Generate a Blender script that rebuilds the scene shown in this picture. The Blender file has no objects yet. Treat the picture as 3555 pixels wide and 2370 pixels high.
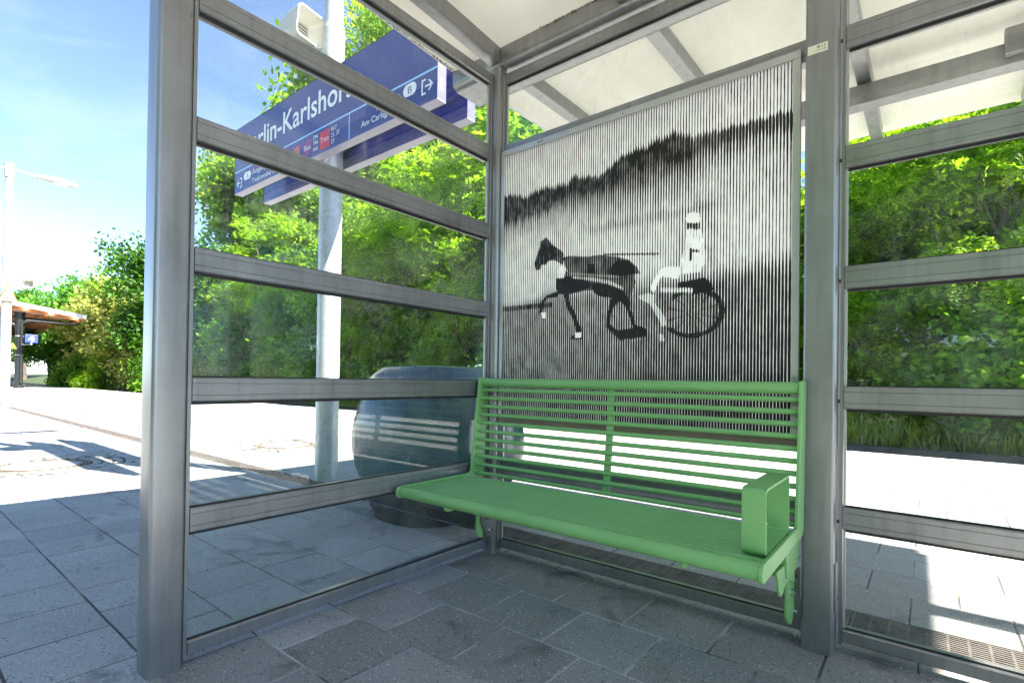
import bpy, bmesh, math, random
import numpy as np
from mathutils import Vector, Matrix, noise

random.seed(7)
RNG = np.random.default_rng(11)
scene = bpy.context.scene
COL = scene.collection
R = math.radians

# ------------------------------------------------------------------ camera
FW, FH = 3555.0, 2370.0
CAM = Vector((1.7204, -2.0865, 0.88))
YAW, PITCH, ROLL, FPX, SX, SY = R(-39.964), R(0.5005), R(0.8113), 1819.6, -78.3, 116.4
fw = Vector((math.sin(YAW) * math.cos(PITCH), math.cos(YAW) * math.cos(PITCH), math.sin(PITCH)))
rt = fw.cross(Vector((0, 0, 1))).normalized()
up = rt.cross(fw)
cr = rt * math.cos(ROLL) + up * math.sin(ROLL)
cu = -rt * math.sin(ROLL) + up * math.cos(ROLL)
cam = bpy.data.cameras.new('camera')
camo = bpy.data.objects.new('camera', cam)
COL.objects.link(camo)
M3 = Matrix((cr, cu, -fw)).transposed()
camo.matrix_world = Matrix.Translation(CAM) @ M3.to_4x4()
cam.sensor_width = 36.0
cam.sensor_fit = 'HORIZONTAL'
cam.lens = FPX / FW * 36.0
cam.shift_x = -SX / FW
cam.shift_y = SY / FW
cam.clip_start = 0.02
cam.clip_end = 2000
scene.camera = camo


def project(p):
    d = Vector(p) - CAM
    z = d.dot(fw)
    if z < 0.05:
        return None
    return (FW / 2 + SX + FPX * d.dot(cr) / z, FH / 2 + SY - FPX * d.dot(cu) / z)


# ------------------------------------------------------------------ world, sun, exposure
SUNV = Vector((1.035, 0.317, 1.0)).normalized()
SUN_EL = math.asin(SUNV.z)
SUN_ROT = math.atan2(SUNV.x, SUNV.y)
world = bpy.data.worlds.new('World')
scene.world = world
world.use_nodes = True
wn, wl = world.node_tree.nodes, world.node_tree.links
wn.clear()
w_out = wn.new('ShaderNodeOutputWorld')
w_bg = wn.new('ShaderNodeBackground')
w_bg.inputs['Strength'].default_value = 0.051
w_sky = wn.new('ShaderNodeTexSky')
w_sky.sky_type = 'NISHITA'
w_sky.sun_disc = False
w_sky.sun_elevation = SUN_EL
w_sky.sun_rotation = SUN_ROT
w_sky.air_density = 1.0
w_sky.altitude = 4000
w_sky.dust_density = 0.0
w_sky.ozone_density = 1.2
w_tc = wn.new('ShaderNodeTexCoord')
w_map = wn.new('ShaderNodeMapping')
w_map.inputs['Rotation'].default_value = (0.35, 0.5, 0.2)
w_map.inputs['Scale'].default_value = (1.0, 2.4, 5.0)
w_noise = wn.new('ShaderNodeTexNoise')
w_noise.inputs['Scale'].default_value = 1.7
w_noise.inputs['Detail'].default_value = 7
w_noise.inputs['Roughness'].default_value = 0.55
w_noise.inputs['Distortion'].default_value = 0.6
w_ramp = wn.new('ShaderNodeMapRange')
w_ramp.inputs['From Min'].default_value = 0.48
w_ramp.inputs['From Max'].default_value = 0.85
w_ramp.inputs['To Min'].default_value = 0.0
w_ramp.inputs['To Max'].default_value = 0.42
w_mix = wn.new('ShaderNodeMix')
w_mix.data_type = 'RGBA'
w_mix.inputs[7].default_value = (2.9, 3.0, 3.05, 1)
wl.new(w_tc.outputs['Generated'], w_map.inputs['Vector'])
wl.new(w_map.outputs['Vector'], w_noise.inputs['Vector'])
wl.new(w_noise.outputs['Fac'], w_ramp.inputs['Value'])
wl.new(w_ramp.outputs['Result'], w_mix.inputs[0])
wl.new(w_sky.outputs['Color'], w_mix.inputs[6])
wl.new(w_mix.outputs[2], w_bg.inputs['Color'])
wl.new(w_bg.outputs['Background'], w_out.inputs['Surface'])

sun = bpy.data.lights.new('sun', 'SUN')
sun.energy = 3.0
sun.angle = R(0.53)
sun.color = (1.0, 0.945, 0.86)
suno = bpy.data.objects.new('sun', sun)
COL.objects.link(suno)
suno.rotation_euler = SUNV.to_track_quat('Z', 'Y').to_euler()
suno.location = (8, 3, 12)

vs = scene.view_settings
vs.view_transform = 'Standard'
vs.look = 'None'
vs.exposure = 3.36
vs.gamma = 1.0
vs.use_curve_mapping = False
cy = scene.cycles
cy.use_denoising = True
try:
    cy.denoiser = 'OPENIMAGEDENOISE'
    cy.denoising_prefilter = 'NONE'
except Exception:
    pass
cy.max_bounces = 14
cy.diffuse_bounces = 6
cy.glossy_bounces = 5
cy.transmission_bounces = 6
cy.transparent_max_bounces = 32
cy.sample_clamp_indirect = 4.0
cy.caustics_reflective = False
cy.caustics_refractive = False


# ------------------------------------------------------------------ materials
class NT:
    def __init__(self, name):
        self.m = bpy.data.materials.new(name)
        self.m.use_nodes = True
        self.n = self.m.node_tree.nodes
        self.l = self.m.node_tree.links
        self.n.clear()
        self.out = self.n.new('ShaderNodeOutputMaterial')

    def new(self, t, **kw):
        nd = self.n.new('ShaderNode' + t)
        for k, v in kw.items():
            if k in nd.inputs:
                self.put(nd.inputs[k], v)
            else:
                setattr(nd, k, v)
        return nd

    def put(self, sock, v):
        if hasattr(v, 'is_output') or isinstance(v, bpy.types.NodeSocket):
            self.l.new(v, sock)
        else:
            if hasattr(sock, 'default_value'):
                try:
                    sock.default_value = v
                except Exception:
                    sock.default_value = (*v, 1.0)

    def pos(self):
        return self.new('NewGeometry').outputs['Position']

    def obj(self):
        return self.new('TexCoord').outputs['Object']

    def noise(self, vec, scale, detail=4, rough=0.55, stretch=None, dist=0.0):
        if stretch:
            mp = self.new('Mapping')
            mp.inputs['Scale'].default_value = stretch
            self.l.new(vec, mp.inputs['Vector'])
            vec = mp.outputs['Vector']
        nd = self.new('TexNoise')
        nd.inputs['Scale'].default_value = scale
        nd.inputs['Detail'].default_value = detail
        nd.inputs['Roughness'].default_value = rough
        nd.inputs['Distortion'].default_value = dist
        self.l.new(vec, nd.inputs['Vector'])
        return nd.outputs['Fac']

    def voro(self, vec, scale, out='Distance', feature='F1'):
        nd = self.new('TexVoronoi')
        nd.feature = feature
        nd.inputs['Scale'].default_value = scale
        self.l.new(vec, nd.inputs['Vector'])
        return nd.outputs[out]

    def rng(self, v, a, b, c=0.0, d=1.0, smooth=False):
        nd = self.new('MapRange')
        nd.clamp = True
        if smooth:
            nd.interpolation_type = 'SMOOTHSTEP'
        self.put(nd.inputs['Value'], v)
        nd.inputs['From Min'].default_value = a
        nd.inputs['From Max'].default_value = b
        nd.inputs['To Min'].default_value = c
        nd.inputs['To Max'].default_value = d
        return nd.outputs['Result']

    def math(self, op, a, b=0.0):
        nd = self.new('Math')
        nd.operation = op
        self.put(nd.inputs[0], a)
        self.put(nd.inputs[1], b)
        return nd.outputs[0]

    def mix(self, f, a, b, mode='MIX'):
        nd = self.new('Mix')
        nd.data_type = 'RGBA'
        nd.blend_type = mode
        self.put(nd.inputs[0], f)
        for s, v in ((6, a), (7, b)):
            if isinstance(v, (tuple, list)):
                nd.inputs[s].default_value = (v[0], v[1], v[2], 1)
            else:
                self.l.new(v, nd.inputs[s])
        return nd.outputs[2]

    def bump(self, h, strength=0.2, dist=0.01):
        nd = self.new('Bump')
        nd.inputs['Strength'].default_value = strength
        nd.inputs['Distance'].default_value = dist
        self.l.new(h, nd.inputs['Height'])
        return nd.outputs['Normal']

    def bsdf(self, color, rough=0.5, metal=0.0, normal=None, spec=0.5, coat=0.0, **kw):
        nd = self.new('BsdfPrincipled')
        self.put(nd.inputs['Base Color'], (*color, 1.0) if isinstance(color, tuple) else color)
        self.put(nd.inputs['Roughness'], rough)
        self.put(nd.inputs['Metallic'], metal)
        self.put(nd.inputs['Specular IOR Level'], spec)
        if coat:
            nd.inputs['Coat Weight'].default_value = coat
        if normal is not None:
            self.l.new(normal, nd.inputs['Normal'])
        return nd.outputs[0]

    def done(self, shader):
        self.l.new(shader, self.out.inputs['Surface'])
        return self.m


MAT = {}


def simple(name, color, rough=0.5, metal=0.0, spec=0.5, var=0.12, scale=6.0, bumps=0.0, coat=0.0):
    t = NT(name)
    p = t.pos()
    n = t.noise(p, scale, 5)
    dark = tuple(c * (1 - var) for c in color)
    lite = tuple(min(1, c * (1 + var)) for c in color)
    col = t.mix(t.rng(n, 0.3, 0.7), dark, lite)
    r = t.rng(t.noise(p, scale * 2.3, 4), 0.3, 0.7, max(0.02, rough - 0.06), min(1, rough + 0.06))
    nm = t.bump(t.noise(p, scale * 40, 3), bumps, 0.002) if bumps else None
    MAT[name] = t.done(t.bsdf(col, r, metal, nm, spec, coat))
    return MAT[name]


def make_materials():
    # anodised aluminium profiles with smears and scratches
    t = NT('aluminium')
    p = t.pos()
    blot = t.noise(p, 3.2, 6, 0.62)
    streak = t.noise(p, 9.0, 5, 0.6, (3.0, 3.0, 0.22))
    fine = t.noise(p, 160.0, 2, 0.5, (1.0, 1.0, 0.04))
    col = t.mix(t.rng(blot, 0.32, 0.7), (0.25, 0.254, 0.256), (0.335, 0.34, 0.342))
    col = t.mix(t.rng(streak, 0.48, 0.74, 0, 0.5), col, (0.165, 0.165, 0.162))
    spots = t.rng(t.voro(p, 26.0), 0.0, 0.05, 0.5, 0.0)
    col = t.mix(spots, col, (0.12, 0.12, 0.115))
    rough = t.rng(t.math('ADD', blot, t.math('MULTIPLY', fine, 0.35)), 0.4, 1.0, 0.26, 0.44)
    MAT['aluminium'] = t.done(t.bsdf(col, rough, 0.6, t.bump(fine, 0.04, 0.001)))

    t = NT('galvanised')
    p = t.pos()
    sp = t.voro(p, 34.0, 'Color')
    bw = t.new('RGBToBW')
    t.l.new(sp, bw.inputs[0])
    blot = t.noise(p, 4.0, 6, 0.65, (1, 1, 0.45))
    col = t.mix(bw.outputs[0], (0.44, 0.46, 0.47), (0.56, 0.58, 0.59))
    col = t.mix(t.rng(blot, 0.45, 0.75, 0, 0.55), col, (0.33, 0.34, 0.34))
    MAT['galvanised'] = t.done(t.bsdf(col, t.rng(blot, 0.3, 0.7, 0.42, 0.6), 0.55))

    t = NT('bench_green')
    p = t.pos()
    n = t.noise(p, 5.0, 5)
    col = t.mix(t.rng(n, 0.3, 0.7), (0.185, 0.415, 0.135), (0.220, 0.470, 0.165))
    scr = t.rng(t.noise(p, 60.0, 3, 0.6, (0.15, 1, 1)), 0.74, 0.80, 0, 0.18)
    col = t.mix(scr, col, (0.28, 0.50, 0.24))
    nm = t.bump(t.noise(p, 420.0, 2), 0.06, 0.001)
    MAT['bench_green'] = t.done(t.bsdf(col, t.rng(n, 0.3, 0.7, 0.36, 0.46), 0.0, nm, 0.5))

    # clear safety glass with a film of dust and wipe marks
    t = NT('glass')
    p = t.pos()
    lw = t.new('LayerWeight')
    lw.inputs['Blend'].default_value = 0.5
    fac = t.math('ADD', t.math('MULTIPLY', t.math('POWER', lw.outputs['Facing'], 5.0), 0.95), 0.042)
    tr = t.new('BsdfTransparent')
    tr.inputs['Color'].default_value = (0.955, 0.975, 0.965, 1)
    gl = t.new('BsdfGlossy')
    gl.inputs['Roughness'].default_value = 0.0
    gl.inputs['Color'].default_value = (1, 1, 1, 1)
    m1 = t.new('MixShader')
    t.l.new(fac, m1.inputs[0])
    t.l.new(tr.outputs[0], m1.inputs[1])
    t.l.new(gl.outputs[0], m1.inputs[2])
    df = t.new('BsdfDiffuse')
    df.inputs['Color'].default_value = (0.62, 0.65, 0.64, 1)
    d1 = t.rng(t.noise(p, 2.6, 6, 0.68, None, 1.2), 0.46, 0.86, 0.0, 0.085)
    d2 = t.rng(t.noise(p, 24.0, 6, 0.7, (1, 1, 0.22)), 0.58, 0.78, 0.0, 0.10)
    d3 = t.rng(t.voro(p, 55.0), 0.0, 0.07, 0.40, 0.0)
    dust = t.math('ADD', t.math('ADD', d1, d2), t.math('ADD', t.math('MULTIPLY', d3, t.rng(d1, 0.0, 0.03)), 0.003))
    m2 = t.new('MixShader')
    t.l.new(dust, m2.inputs[0])
    t.l.new(m1.outputs[0], m2.inputs[1])
    t.l.new(df.outputs[0], m2.inputs[2])
    MAT['glass'] = t.done(m2.outputs[0])

    # paving slabs: exposed grey aggregate, weathered
    def slab(name, lo, hi, island):
        t = NT(name)
        p = t.pos()
        if island:
            rnd = t.new('NewGeometry').outputs['Random Per Island']
        else:
            rnd = t.new('ObjectInfo').outputs['Random']
        base = t.mix(rnd, lo, hi)
        cl = t.noise(p, 2.2, 6, 0.62)
        base = t.mix(t.rng(cl, 0.3, 0.72, 0.0, 0.45), base, tuple(c * 0.68 for c in lo))
        gr = t.noise(p, 210.0, 3, 0.7)
        base = t.mix(t.rng(gr, 0.46, 0.60, 0.0, 0.5), base, tuple(c * 0.45 for c in lo))
        sp = t.rng(t.voro(p, 110.0), 0.20, 0.38, 1.0, 0.0)
        spk = t.math('MULTIPLY', sp, t.rng(t.noise(p, 85.0, 1), 0.53, 0.63))
        base = t.mix(t.math('MULTIPLY', spk, 0.9), base, (0.66, 0.65, 0.62))
        pit = t.math('MULTIPLY', t.rng(t.voro(p, 82.0), 0.26, 0.40, 1.0, 0.0), t.rng(t.noise(p, 64.0, 1), 0.56, 0.64))
        base = t.mix(t.math('MULTIPLY', pit, 0.8), base, (0.05, 0.048, 0.045))
        # grime blotches with their own outline
        st = t.rng(t.noise(p, 3.4, 5, 0.6, None, 0.8), 0.57, 0.72, 0.0, 0.6)
        base = t.mix(st, base, (0.05, 0.049, 0.047))
        gum = t.rng(t.voro(p, 3.1), 0.035, 0.05, 0.5, 0.0)
        base = t.mix(gum, base, (0.07, 0.068, 0.065))
        nm = t.bump(gr, 0.35, 0.003)
        MAT[name] = t.done(t.bsdf(base, 0.82, 0.0, nm, 0.35))
    slab('slab_grey', (0.36, 0.352, 0.338), (0.47, 0.458, 0.438), False)
    slab('slab_inner', (0.27, 0.262, 0.25), (0.41, 0.396, 0.376), False)  # lower tone range for the slabs inside the shelter
    slab('slab_grey_field', (0.36, 0.352, 0.338), (0.47, 0.458, 0.438), True)
    slab('slab_white', (0.60, 0.60, 0.58), (0.66, 0.66, 0.64), False)
    slab('slab_strip', (0.30, 0.285, 0.265), (0.36, 0.345, 0.32), False)

    t = NT('joint_sand')
    p = t.pos()
    n = t.noise(p, 1.6, 5, 0.6)
    col = t.mix(t.rng(n, 0.40, 0.54), (0.09, 0.085, 0.078), (0.60, 0.57, 0.52))
    col = t.mix(t.rng(t.noise(p, 300, 3), 0.4, 0.6, 0, 0.5), col, (0.16, 0.15, 0.13))
    MAT['joint_sand'] = t.done(t.bsdf(col, 0.95))

    t = NT('joint_grit')
    p = t.pos()
    n = t.noise(p, 1.3, 5, 0.6)
    col = t.mix(t.rng(n, 0.50, 0.64), (0.075, 0.07, 0.064), (0.34, 0.32, 0.28))
    MAT['joint_grit'] = t.done(t.bsdf(col, 0.95))

    # slabs too far off to pick apart
    t = NT('far_paving')
    p = t.pos()
    br = t.new('TexBrick')
    br.offset = 0.5
    br.inputs['Scale'].default_value = 1.0
    br.inputs['Brick Width'].default_value = 0.3
    br.inputs['Row Height'].default_value = 0.3047
    br.inputs['Mortar Size'].default_value = 0.004
    br.inputs['Color1'].default_value = (0.30, 0.295, 0.285, 1)
    br.inputs['Color2'].default_value = (0.37, 0.36, 0.345, 1)
    br.inputs['Mortar'].default_value = (0.12, 0.115, 0.105, 1)
    t.l.new(p, br.inputs['Vector'])
    col = t.mix(t.rng(t.noise(p, 1.1, 6, 0.6), 0.4, 0.7, 0, 0.45), br.outputs['Color'], (0.25, 0.245, 0.24))
    MAT['far_paving'] = t.done(t.bsdf(col, 0.85))

    # roof sheets: white translucent laminate with algae specks
    t = NT('roof_sheet')
    p = t.pos()
    n = t.noise(p, 2.0, 6, 0.62, (1, 0.5, 1))
    col = t.mix(t.rng(n, 0.35, 0.75), (0.72, 0.71, 0.66), (0.62, 0.605, 0.555))
    spk = t.math('MULTIPLY', t.rng(t.voro(p, 60.0), 0.0, 0.16, 0.75, 0.0), t.rng(t.noise(p, 5.0, 4), 0.52, 0.68))
    col = t.mix(spk, col, (0.30, 0.28, 0.22))
    d = t.new('BsdfDiffuse')
    t.l.new(col, d.inputs['Color'])
    tl = t.new('BsdfTranslucent')
    t.l.new(col, tl.inputs['Color'])
    ms = t.new('MixShader')
    ms.inputs[0].default_value = 0.30
    t.l.new(d.outputs[0], ms.inputs[1])
    t.l.new(tl.outputs[0], ms.inputs[2])
    MAT['roof_sheet'] = t.done(ms.outputs[0])

    t = NT('poster_white')
    p = t.pos()
    col = t.mix(t.rng(t.noise(p, 5.0, 5), 0.35, 0.7), (0.95, 0.955, 0.95), (0.92, 0.925, 0.92))
    d = t.bsdf(col, 0.28, 0.0, None, 0.5)
    tl = t.new('BsdfTranslucent')
    t.l.new(col, tl.inputs['Color'])
    ms = t.new('MixShader')
    ms.inputs[0].default_value = 0.80
    t.l.new(d, ms.inputs[1])
    t.l.new(tl.outputs[0], ms.inputs[2])
    MAT['poster_white'] = t.done(ms.outputs[0])
    simple('poster_black', (0.016, 0.015, 0.014), 0.5, var=0.2, scale=8, spec=0.25)
    simple('poster_frame', (0.50, 0.505, 0.49), 0.42, 0.55, var=0.08)
    simple('poster_trim', (0.24, 0.19, 0.145), 0.5, 0.3, var=0.2)

    simple('sign_blue', (0.022, 0.036, 0.200), 0.16, var=0.06, scale=2.0, coat=0.2)
    simple('sign_white', (0.80, 0.82, 0.84), 0.4, var=0.03)
    simple('sign_light_blue', (0.30, 0.55, 0.85), 0.4, var=0.03)
    simple('sign_edge', (0.36, 0.34, 0.44), 0.45, var=0.05)
    simple('sign_end', (0.085, 0.08, 0.175), 0.4, var=0.05)
    simple('clip_pale', (0.40, 0.38, 0.38), 0.5, 0.2, var=0.1)
    simple('sign_red', (0.60, 0.035, 0.06), 0.35, var=0.04)
    simple('sign_purple', (0.22, 0.03, 0.20), 0.35, var=0.04)
    simple('sign_orange', (0.85, 0.33, 0.02), 0.4, var=0.04)
    simple('sign_yellow', (0.80, 0.47, 0.02), 0.4, var=0.05)
    simple('sign_brown', (0.55, 0.20, 0.07), 0.4, var=0.05)
    simple('warning_brown', (0.22, 0.07, 0.02), 0.5, var=0.05)
    simple('platform_sign_blue', (0.03, 0.05, 0.42), 0.35, var=0.05)
    simple('black_ink', (0.03, 0.03, 0.03), 0.6, var=0.1)
    simple('sticker_cream', (0.72, 0.68, 0.52), 0.5, var=0.05, scale=20)
    simple('rubber', (0.012, 0.012, 0.012), 0.6, var=0.2)
    simple('mast_white', (0.36, 0.365, 0.38), 0.4, var=0.06)
    simple('lamp_white', (0.42, 0.42, 0.43), 0.35, var=0.05)
    simple('speaker_white', (0.55, 0.54, 0.49), 0.45, var=0.08)
    simple('dark_grille', (0.10, 0.10, 0.095), 0.6, var=0.2)
    simple('steel', (0.55, 0.55, 0.54), 0.28, 0.95, var=0.15, scale=30)
    simple('gusset_steel', (0.22, 0.215, 0.205), 0.4, 0.8, var=0.25, scale=14)
    simple('bin_shell', (0.032, 0.080, 0.105), 0.24, var=0.15, scale=4, spec=0.35)
    simple('bin_base', (0.045, 0.045, 0.046), 0.72, var=0.35, scale=14, bumps=0.3)
    simple('rust_iron', (0.145, 0.122, 0.105), 0.75, 0.25, var=0.35, scale=12, bumps=0.2)
    simple('dark_void', (0.012, 0.011, 0.010), 0.95, var=0.3)
    simple('cobble', (0.36, 0.35, 0.33), 0.85, var=0.4, scale=14, bumps=0.3)
    simple('manhole_concrete', (0.34, 0.335, 0.32), 0.85, var=0.15, scale=10)
    simple('manhole_iron', (0.30, 0.22, 0.16), 0.7, 0.3, var=0.25, scale=16)
    simple('concrete', (0.30, 0.295, 0.28), 0.9, var=0.2, scale=3)
    simple('wall_dark', (0.06, 0.058, 0.05), 0.9, var=0.35, scale=2)
    simple('track_ballast', (0.12, 0.11, 0.10), 0.95, var=0.4, scale=20)
    simple('soil', (0.07, 0.065, 0.04), 0.95, var=0.4, scale=3)
    simple('plaster', (0.62, 0.56, 0.45), 0.85, var=0.08, scale=0.6)
    simple('window_dark', (0.03, 0.035, 0.04), 0.08, var=0.2)
    simple('window_frame_white', (0.7, 0.7, 0.68), 0.5)
    simple('roof_tile', (0.25, 0.085, 0.05), 0.8, var=0.2)
    simple('canopy_wood', (0.42, 0.16, 0.06), 0.6, var=0.2, scale=5)
    simple('canopy_board', (0.46, 0.36, 0.28), 0.7, var=0.12, scale=3)
    simple('canopy_white', (0.80, 0.80, 0.80), 0.5)
    simple('canopy_iron', (0.018, 0.022, 0.022), 0.4, 0.2, var=0.2)
    t = NT('lamp_lit')
    em = t.new('Emission')
    em.inputs['Color'].default_value = (1.0, 0.80, 0.5, 1)
    em.inputs['Strength'].default_value = 2.2
    MAT['lamp_lit'] = t.done(em.outputs[0])

    t = NT('bark')
    p = t.obj()
    n = t.noise(p, 9.0, 6, 0.7, (1, 1, 0.2))
    col = t.mix(t.rng(n, 0.35, 0.65), (0.035, 0.027, 0.02), (0.13, 0.10, 0.075))
    MAT['bark'] = t.done(t.bsdf(col, 0.95, 0.0, t.bump(n, 0.6, 0.03)))

    def leaf(name, dark, mid, lite, transl, tmix=0.5, csc=0.45):
        t = NT(name)
        rnd = t.new('NewGeometry').outputs['Random Per Island']
        o = t.obj()
        cl = t.noise(o, csc, 4, 0.6)
        f = t.math('ADD', t.math('MULTIPLY', rnd, 0.42), t.math('MULTIPLY', t.rng(cl, 0.36, 0.64), 0.58))
        ra = t.new('ValToRGB')
        e = ra.color_ramp.elements
        e[0].position = 0.12
        e[0].color = (*dark, 1)
        e[1].position = 0.9
        e[1].color = (*lite, 1)
        em = e.new(0.5)
        em.color = (*mid, 1)
        t.l.new(f, ra.inputs[0])
        col = ra.outputs[0]
        b = t.bsdf(col, 0.45, 0.0, None, 0.4)
        tl = t.new('BsdfTranslucent')
        tc = t.mix(1.0, col, transl, 'MULTIPLY')
        t.l.new(tc, tl.inputs['Color'])
        ms = t.new('MixShader')
        ms.inputs[0].default_value = tmix
        t.l.new(b, ms.inputs[1])
        t.l.new(tl.outputs[0], ms.inputs[2])
        MAT[name] = t.done(ms.outputs[0])
    leaf('leaf_locust', (0.065, 0.14, 0.014), (0.145, 0.265, 0.022), (0.27, 0.39, 0.036), (2.0, 2.0, 0.75), 0.62, 0.9)
    leaf('leaf_tall', (0.06, 0.13, 0.016), (0.12, 0.235, 0.024), (0.23, 0.35, 0.036), (2.0, 2.0, 0.8), 0.6, 0.55)
    leaf('leaf_maple', (0.025, 0.07, 0.010), (0.05, 0.135, 0.014), (0.09, 0.21, 0.02), (1.8, 2.0, 0.9), 0.42, 0.3)
    leaf('leaf_fresh', (0.04, 0.12, 0.012), (0.075, 0.20, 0.02), (0.13, 0.28, 0.03), (1.8, 2.0, 0.9), 0.48, 0.4)
    leaf('leaf_cream', (0.12, 0.19, 0.03), (0.27, 0.32, 0.07), (0.50, 0.46, 0.20), (1.6, 1.6, 0.9), 0.45, 0.8)
    leaf('leaf_shrub', (0.055, 0.14, 0.014), (0.115, 0.25, 0.022), (0.22, 0.37, 0.034), (1.8, 2.0, 0.9), 0.45, 0.8)
    leaf('grass_blade', (0.15, 0.23, 0.02), (0.24, 0.33, 0.03), (0.36, 0.43, 0.06), (1.7, 1.8, 0.9), 0.4, 0.6)


make_materials()


# ------------------------------------------------------------------ mesh helpers
def world_off(o):
    v = Vector((0, 0, 0))
    while o is not None:
        v += o.location
        o = o.parent
    return v


class MB:
    def __init__(self):
        self.v, self.f = [], []

    def add(self, vs_, fs):
        b = len(self.v)
        self.v += [tuple(p) for p in vs_]
        self.f += [tuple(i + b for i in q) for q in fs]
        return self

    def box(self, x0, x1, y0, y1, z0, z1):
        return self.add([(x0, y0, z0), (x1, y0, z0), (x1, y1, z0), (x0, y1, z0), (x0, y0, z1), (x1, y0, z1), (x1, y1, z1), (x0, y1, z1)],
                        [(0, 3, 2, 1), (4, 5, 6, 7), (0, 1, 5, 4), (1, 2, 6, 5), (2, 3, 7, 6), (3, 0, 4, 7)])

    def prism(self, poly, axis, a, b):
        """poly: 2D points in the two other axes (x: (y,z); y: (x,z); z: (x,y)) extruded along axis from a to b."""
        def P(q, t):
            return {'x': (t, q[0], q[1]), 'y': (q[0], t, q[1]), 'z': (q[0], q[1], t)}[axis]
        n = len(poly)
        vs_ = [P(q, a) for q in poly] + [P(q, b) for q in poly]
        area = sum(poly[i][0] * poly[(i + 1) % n][1] - poly[(i + 1) % n][0] * poly[i][1] for i in range(n))
        flip = (area > 0) != (axis == 'y')
        fs = [tuple(range(n)), tuple(range(2 * n - 1, n - 1, -1))]
        fs += [(i, i + n, (i + 1) % n + n, (i + 1) % n) for i in range(n)]
        if (b > a) == flip:
            fs = [tuple(reversed(q)) for q in fs]
        return self.add(vs_, fs)

    def tube(self, pts, r, n=12, caps=True):
        pts = [Vector(p) for p in pts]
        rs = r if isinstance(r, (list, tuple)) else [r] * len(pts)
        rings = []
        ref = None
        for i, p in enumerate(pts):
            if i == 0:
                t = pts[1] - pts[0]
            elif i == len(pts) - 1:
                t = pts[-1] - pts[-2]
            else:
                t = (pts[i + 1] - pts[i]).normalized() + (pts[i] - pts[i - 1]).normalized()
            t.normalize()
            if ref is None:
                ref = Vector((0, 0, 1)) if abs(t.z) < 0.9 else Vector((1, 0, 0))
            a = t.cross(ref).normalized()
            b = t.cross(a).normalized()
            ref = -b if False else ref
            rings.append([p + (a * math.cos(2 * math.pi * k / n) + b * math.sin(2 * math.pi * k / n)) * rs[i] for k in range(n)])
        vs_ = [v for rg in rings for v in rg]
        fs = []
        for i in range(len(pts) - 1):
            for k in range(n):
                k2 = (k + 1) % n
                fs.append((i * n + k, (i + 1) * n + k, (i + 1) * n + k2, i * n + k2))
        if caps:
            fs.append(tuple(range(n)))
            m = (len(pts) - 1) * n
            fs.append(tuple(reversed(range(m, m + n))))
        return self.add(vs_, fs)

    def rings(self, rings, cap0=True, cap1=True):
        n = len(rings[0])
        vs_ = [v for rg in rings for v in rg]
        fs = []
        for i in range(len(rings) - 1):
            for k in range(n):
                k2 = (k + 1) % n
                fs.append((i * n + k, i * n + k2, (i + 1) * n + k2, (i + 1) * n + k))
        if cap0:
            fs.append(tuple(reversed(range(n))))
        if cap1:
            m = (len(rings) - 1) * n
            fs.append(tuple(range(m, m + n)))
        return self.add(vs_, fs)

    def mesh(self, name, mat, offset=Vector((0, 0, 0)), bevel=0.0, segs=2, smooth=None):
        me = bpy.data.meshes.new(name)
        me.from_pydata([tuple(Vector(p) - offset) for p in self.v], [], self.f)
        if bevel or True:
            bm = bmesh.new()
            bm.from_mesh(me)
            bmesh.ops.recalc_face_normals(bm, faces=bm.faces)
            if bevel:
                es = [e for e in bm.edges if len(e.link_faces) == 2 and e.calc_face_angle(0) > 0.6]
                bmesh.ops.bevel(bm, geom=es, offset=bevel, segments=segs, affect='EDGES', profile=0.5, clamp_overlap=True)
            bm.to_mesh(me)
            bm.free()
        if smooth is not None:
            me.polygons.foreach_set('use_smooth', [True] * len(me.polygons))
            me.set_sharp_from_angle(angle=R(smooth))
        me.materials.append(MAT[mat] if isinstance(mat, str) else mat)
        return me

    def build(self, name, mat, parent=None, bevel=0.0, segs=2, smooth=None):
        off = world_off(parent)
        me = self.mesh(name, mat, off, bevel, segs, smooth)
        o = bpy.data.objects.new(name, me)
        o.parent = parent
        COL.objects.link(o)
        return o


def tag(o, label=None, cat=None, group=None, kind=None):
    if label:
        o['label'] = label
    if cat:
        o['category'] = cat
    if group:
        o['group'] = group
    if kind:
        o['kind'] = kind
    return o


def thing(name, loc, label, cat, group=None):
    o = bpy.data.objects.new(name, None)
    o.empty_display_size = 0.1
    o.location = loc
    COL.objects.link(o)
    return tag(o, label, cat, group)


def inst(name, me, parent, loc=(0, 0, 0), rot=None):
    o = bpy.data.objects.new(name, me)
    o.parent = parent
    o.location = loc
    if rot:
        o.rotation_euler = rot
    COL.objects.link(o)
    return o


def copy_tree(o, parent=None):
    c = o.copy()
    COL.objects.link(c)
    c.parent = parent
    for ch in o.children:
        copy_tree(ch, c)
    return c


def rrect(x0, x1, y0, y1, r, n=5):
    out = []
    for cx, cy_, a0 in ((x1 - r, y0 + r, -90), (x1 - r, y1 - r, 0), (x0 + r, y1 - r, 90), (x0 + r, y0 + r, 180)):
        for i in range(n + 1):
            a = R(a0 + 90.0 * i / n)
            out.append((cx + r * math.cos(a), cy_ + r * math.sin(a)))
    return out


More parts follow.
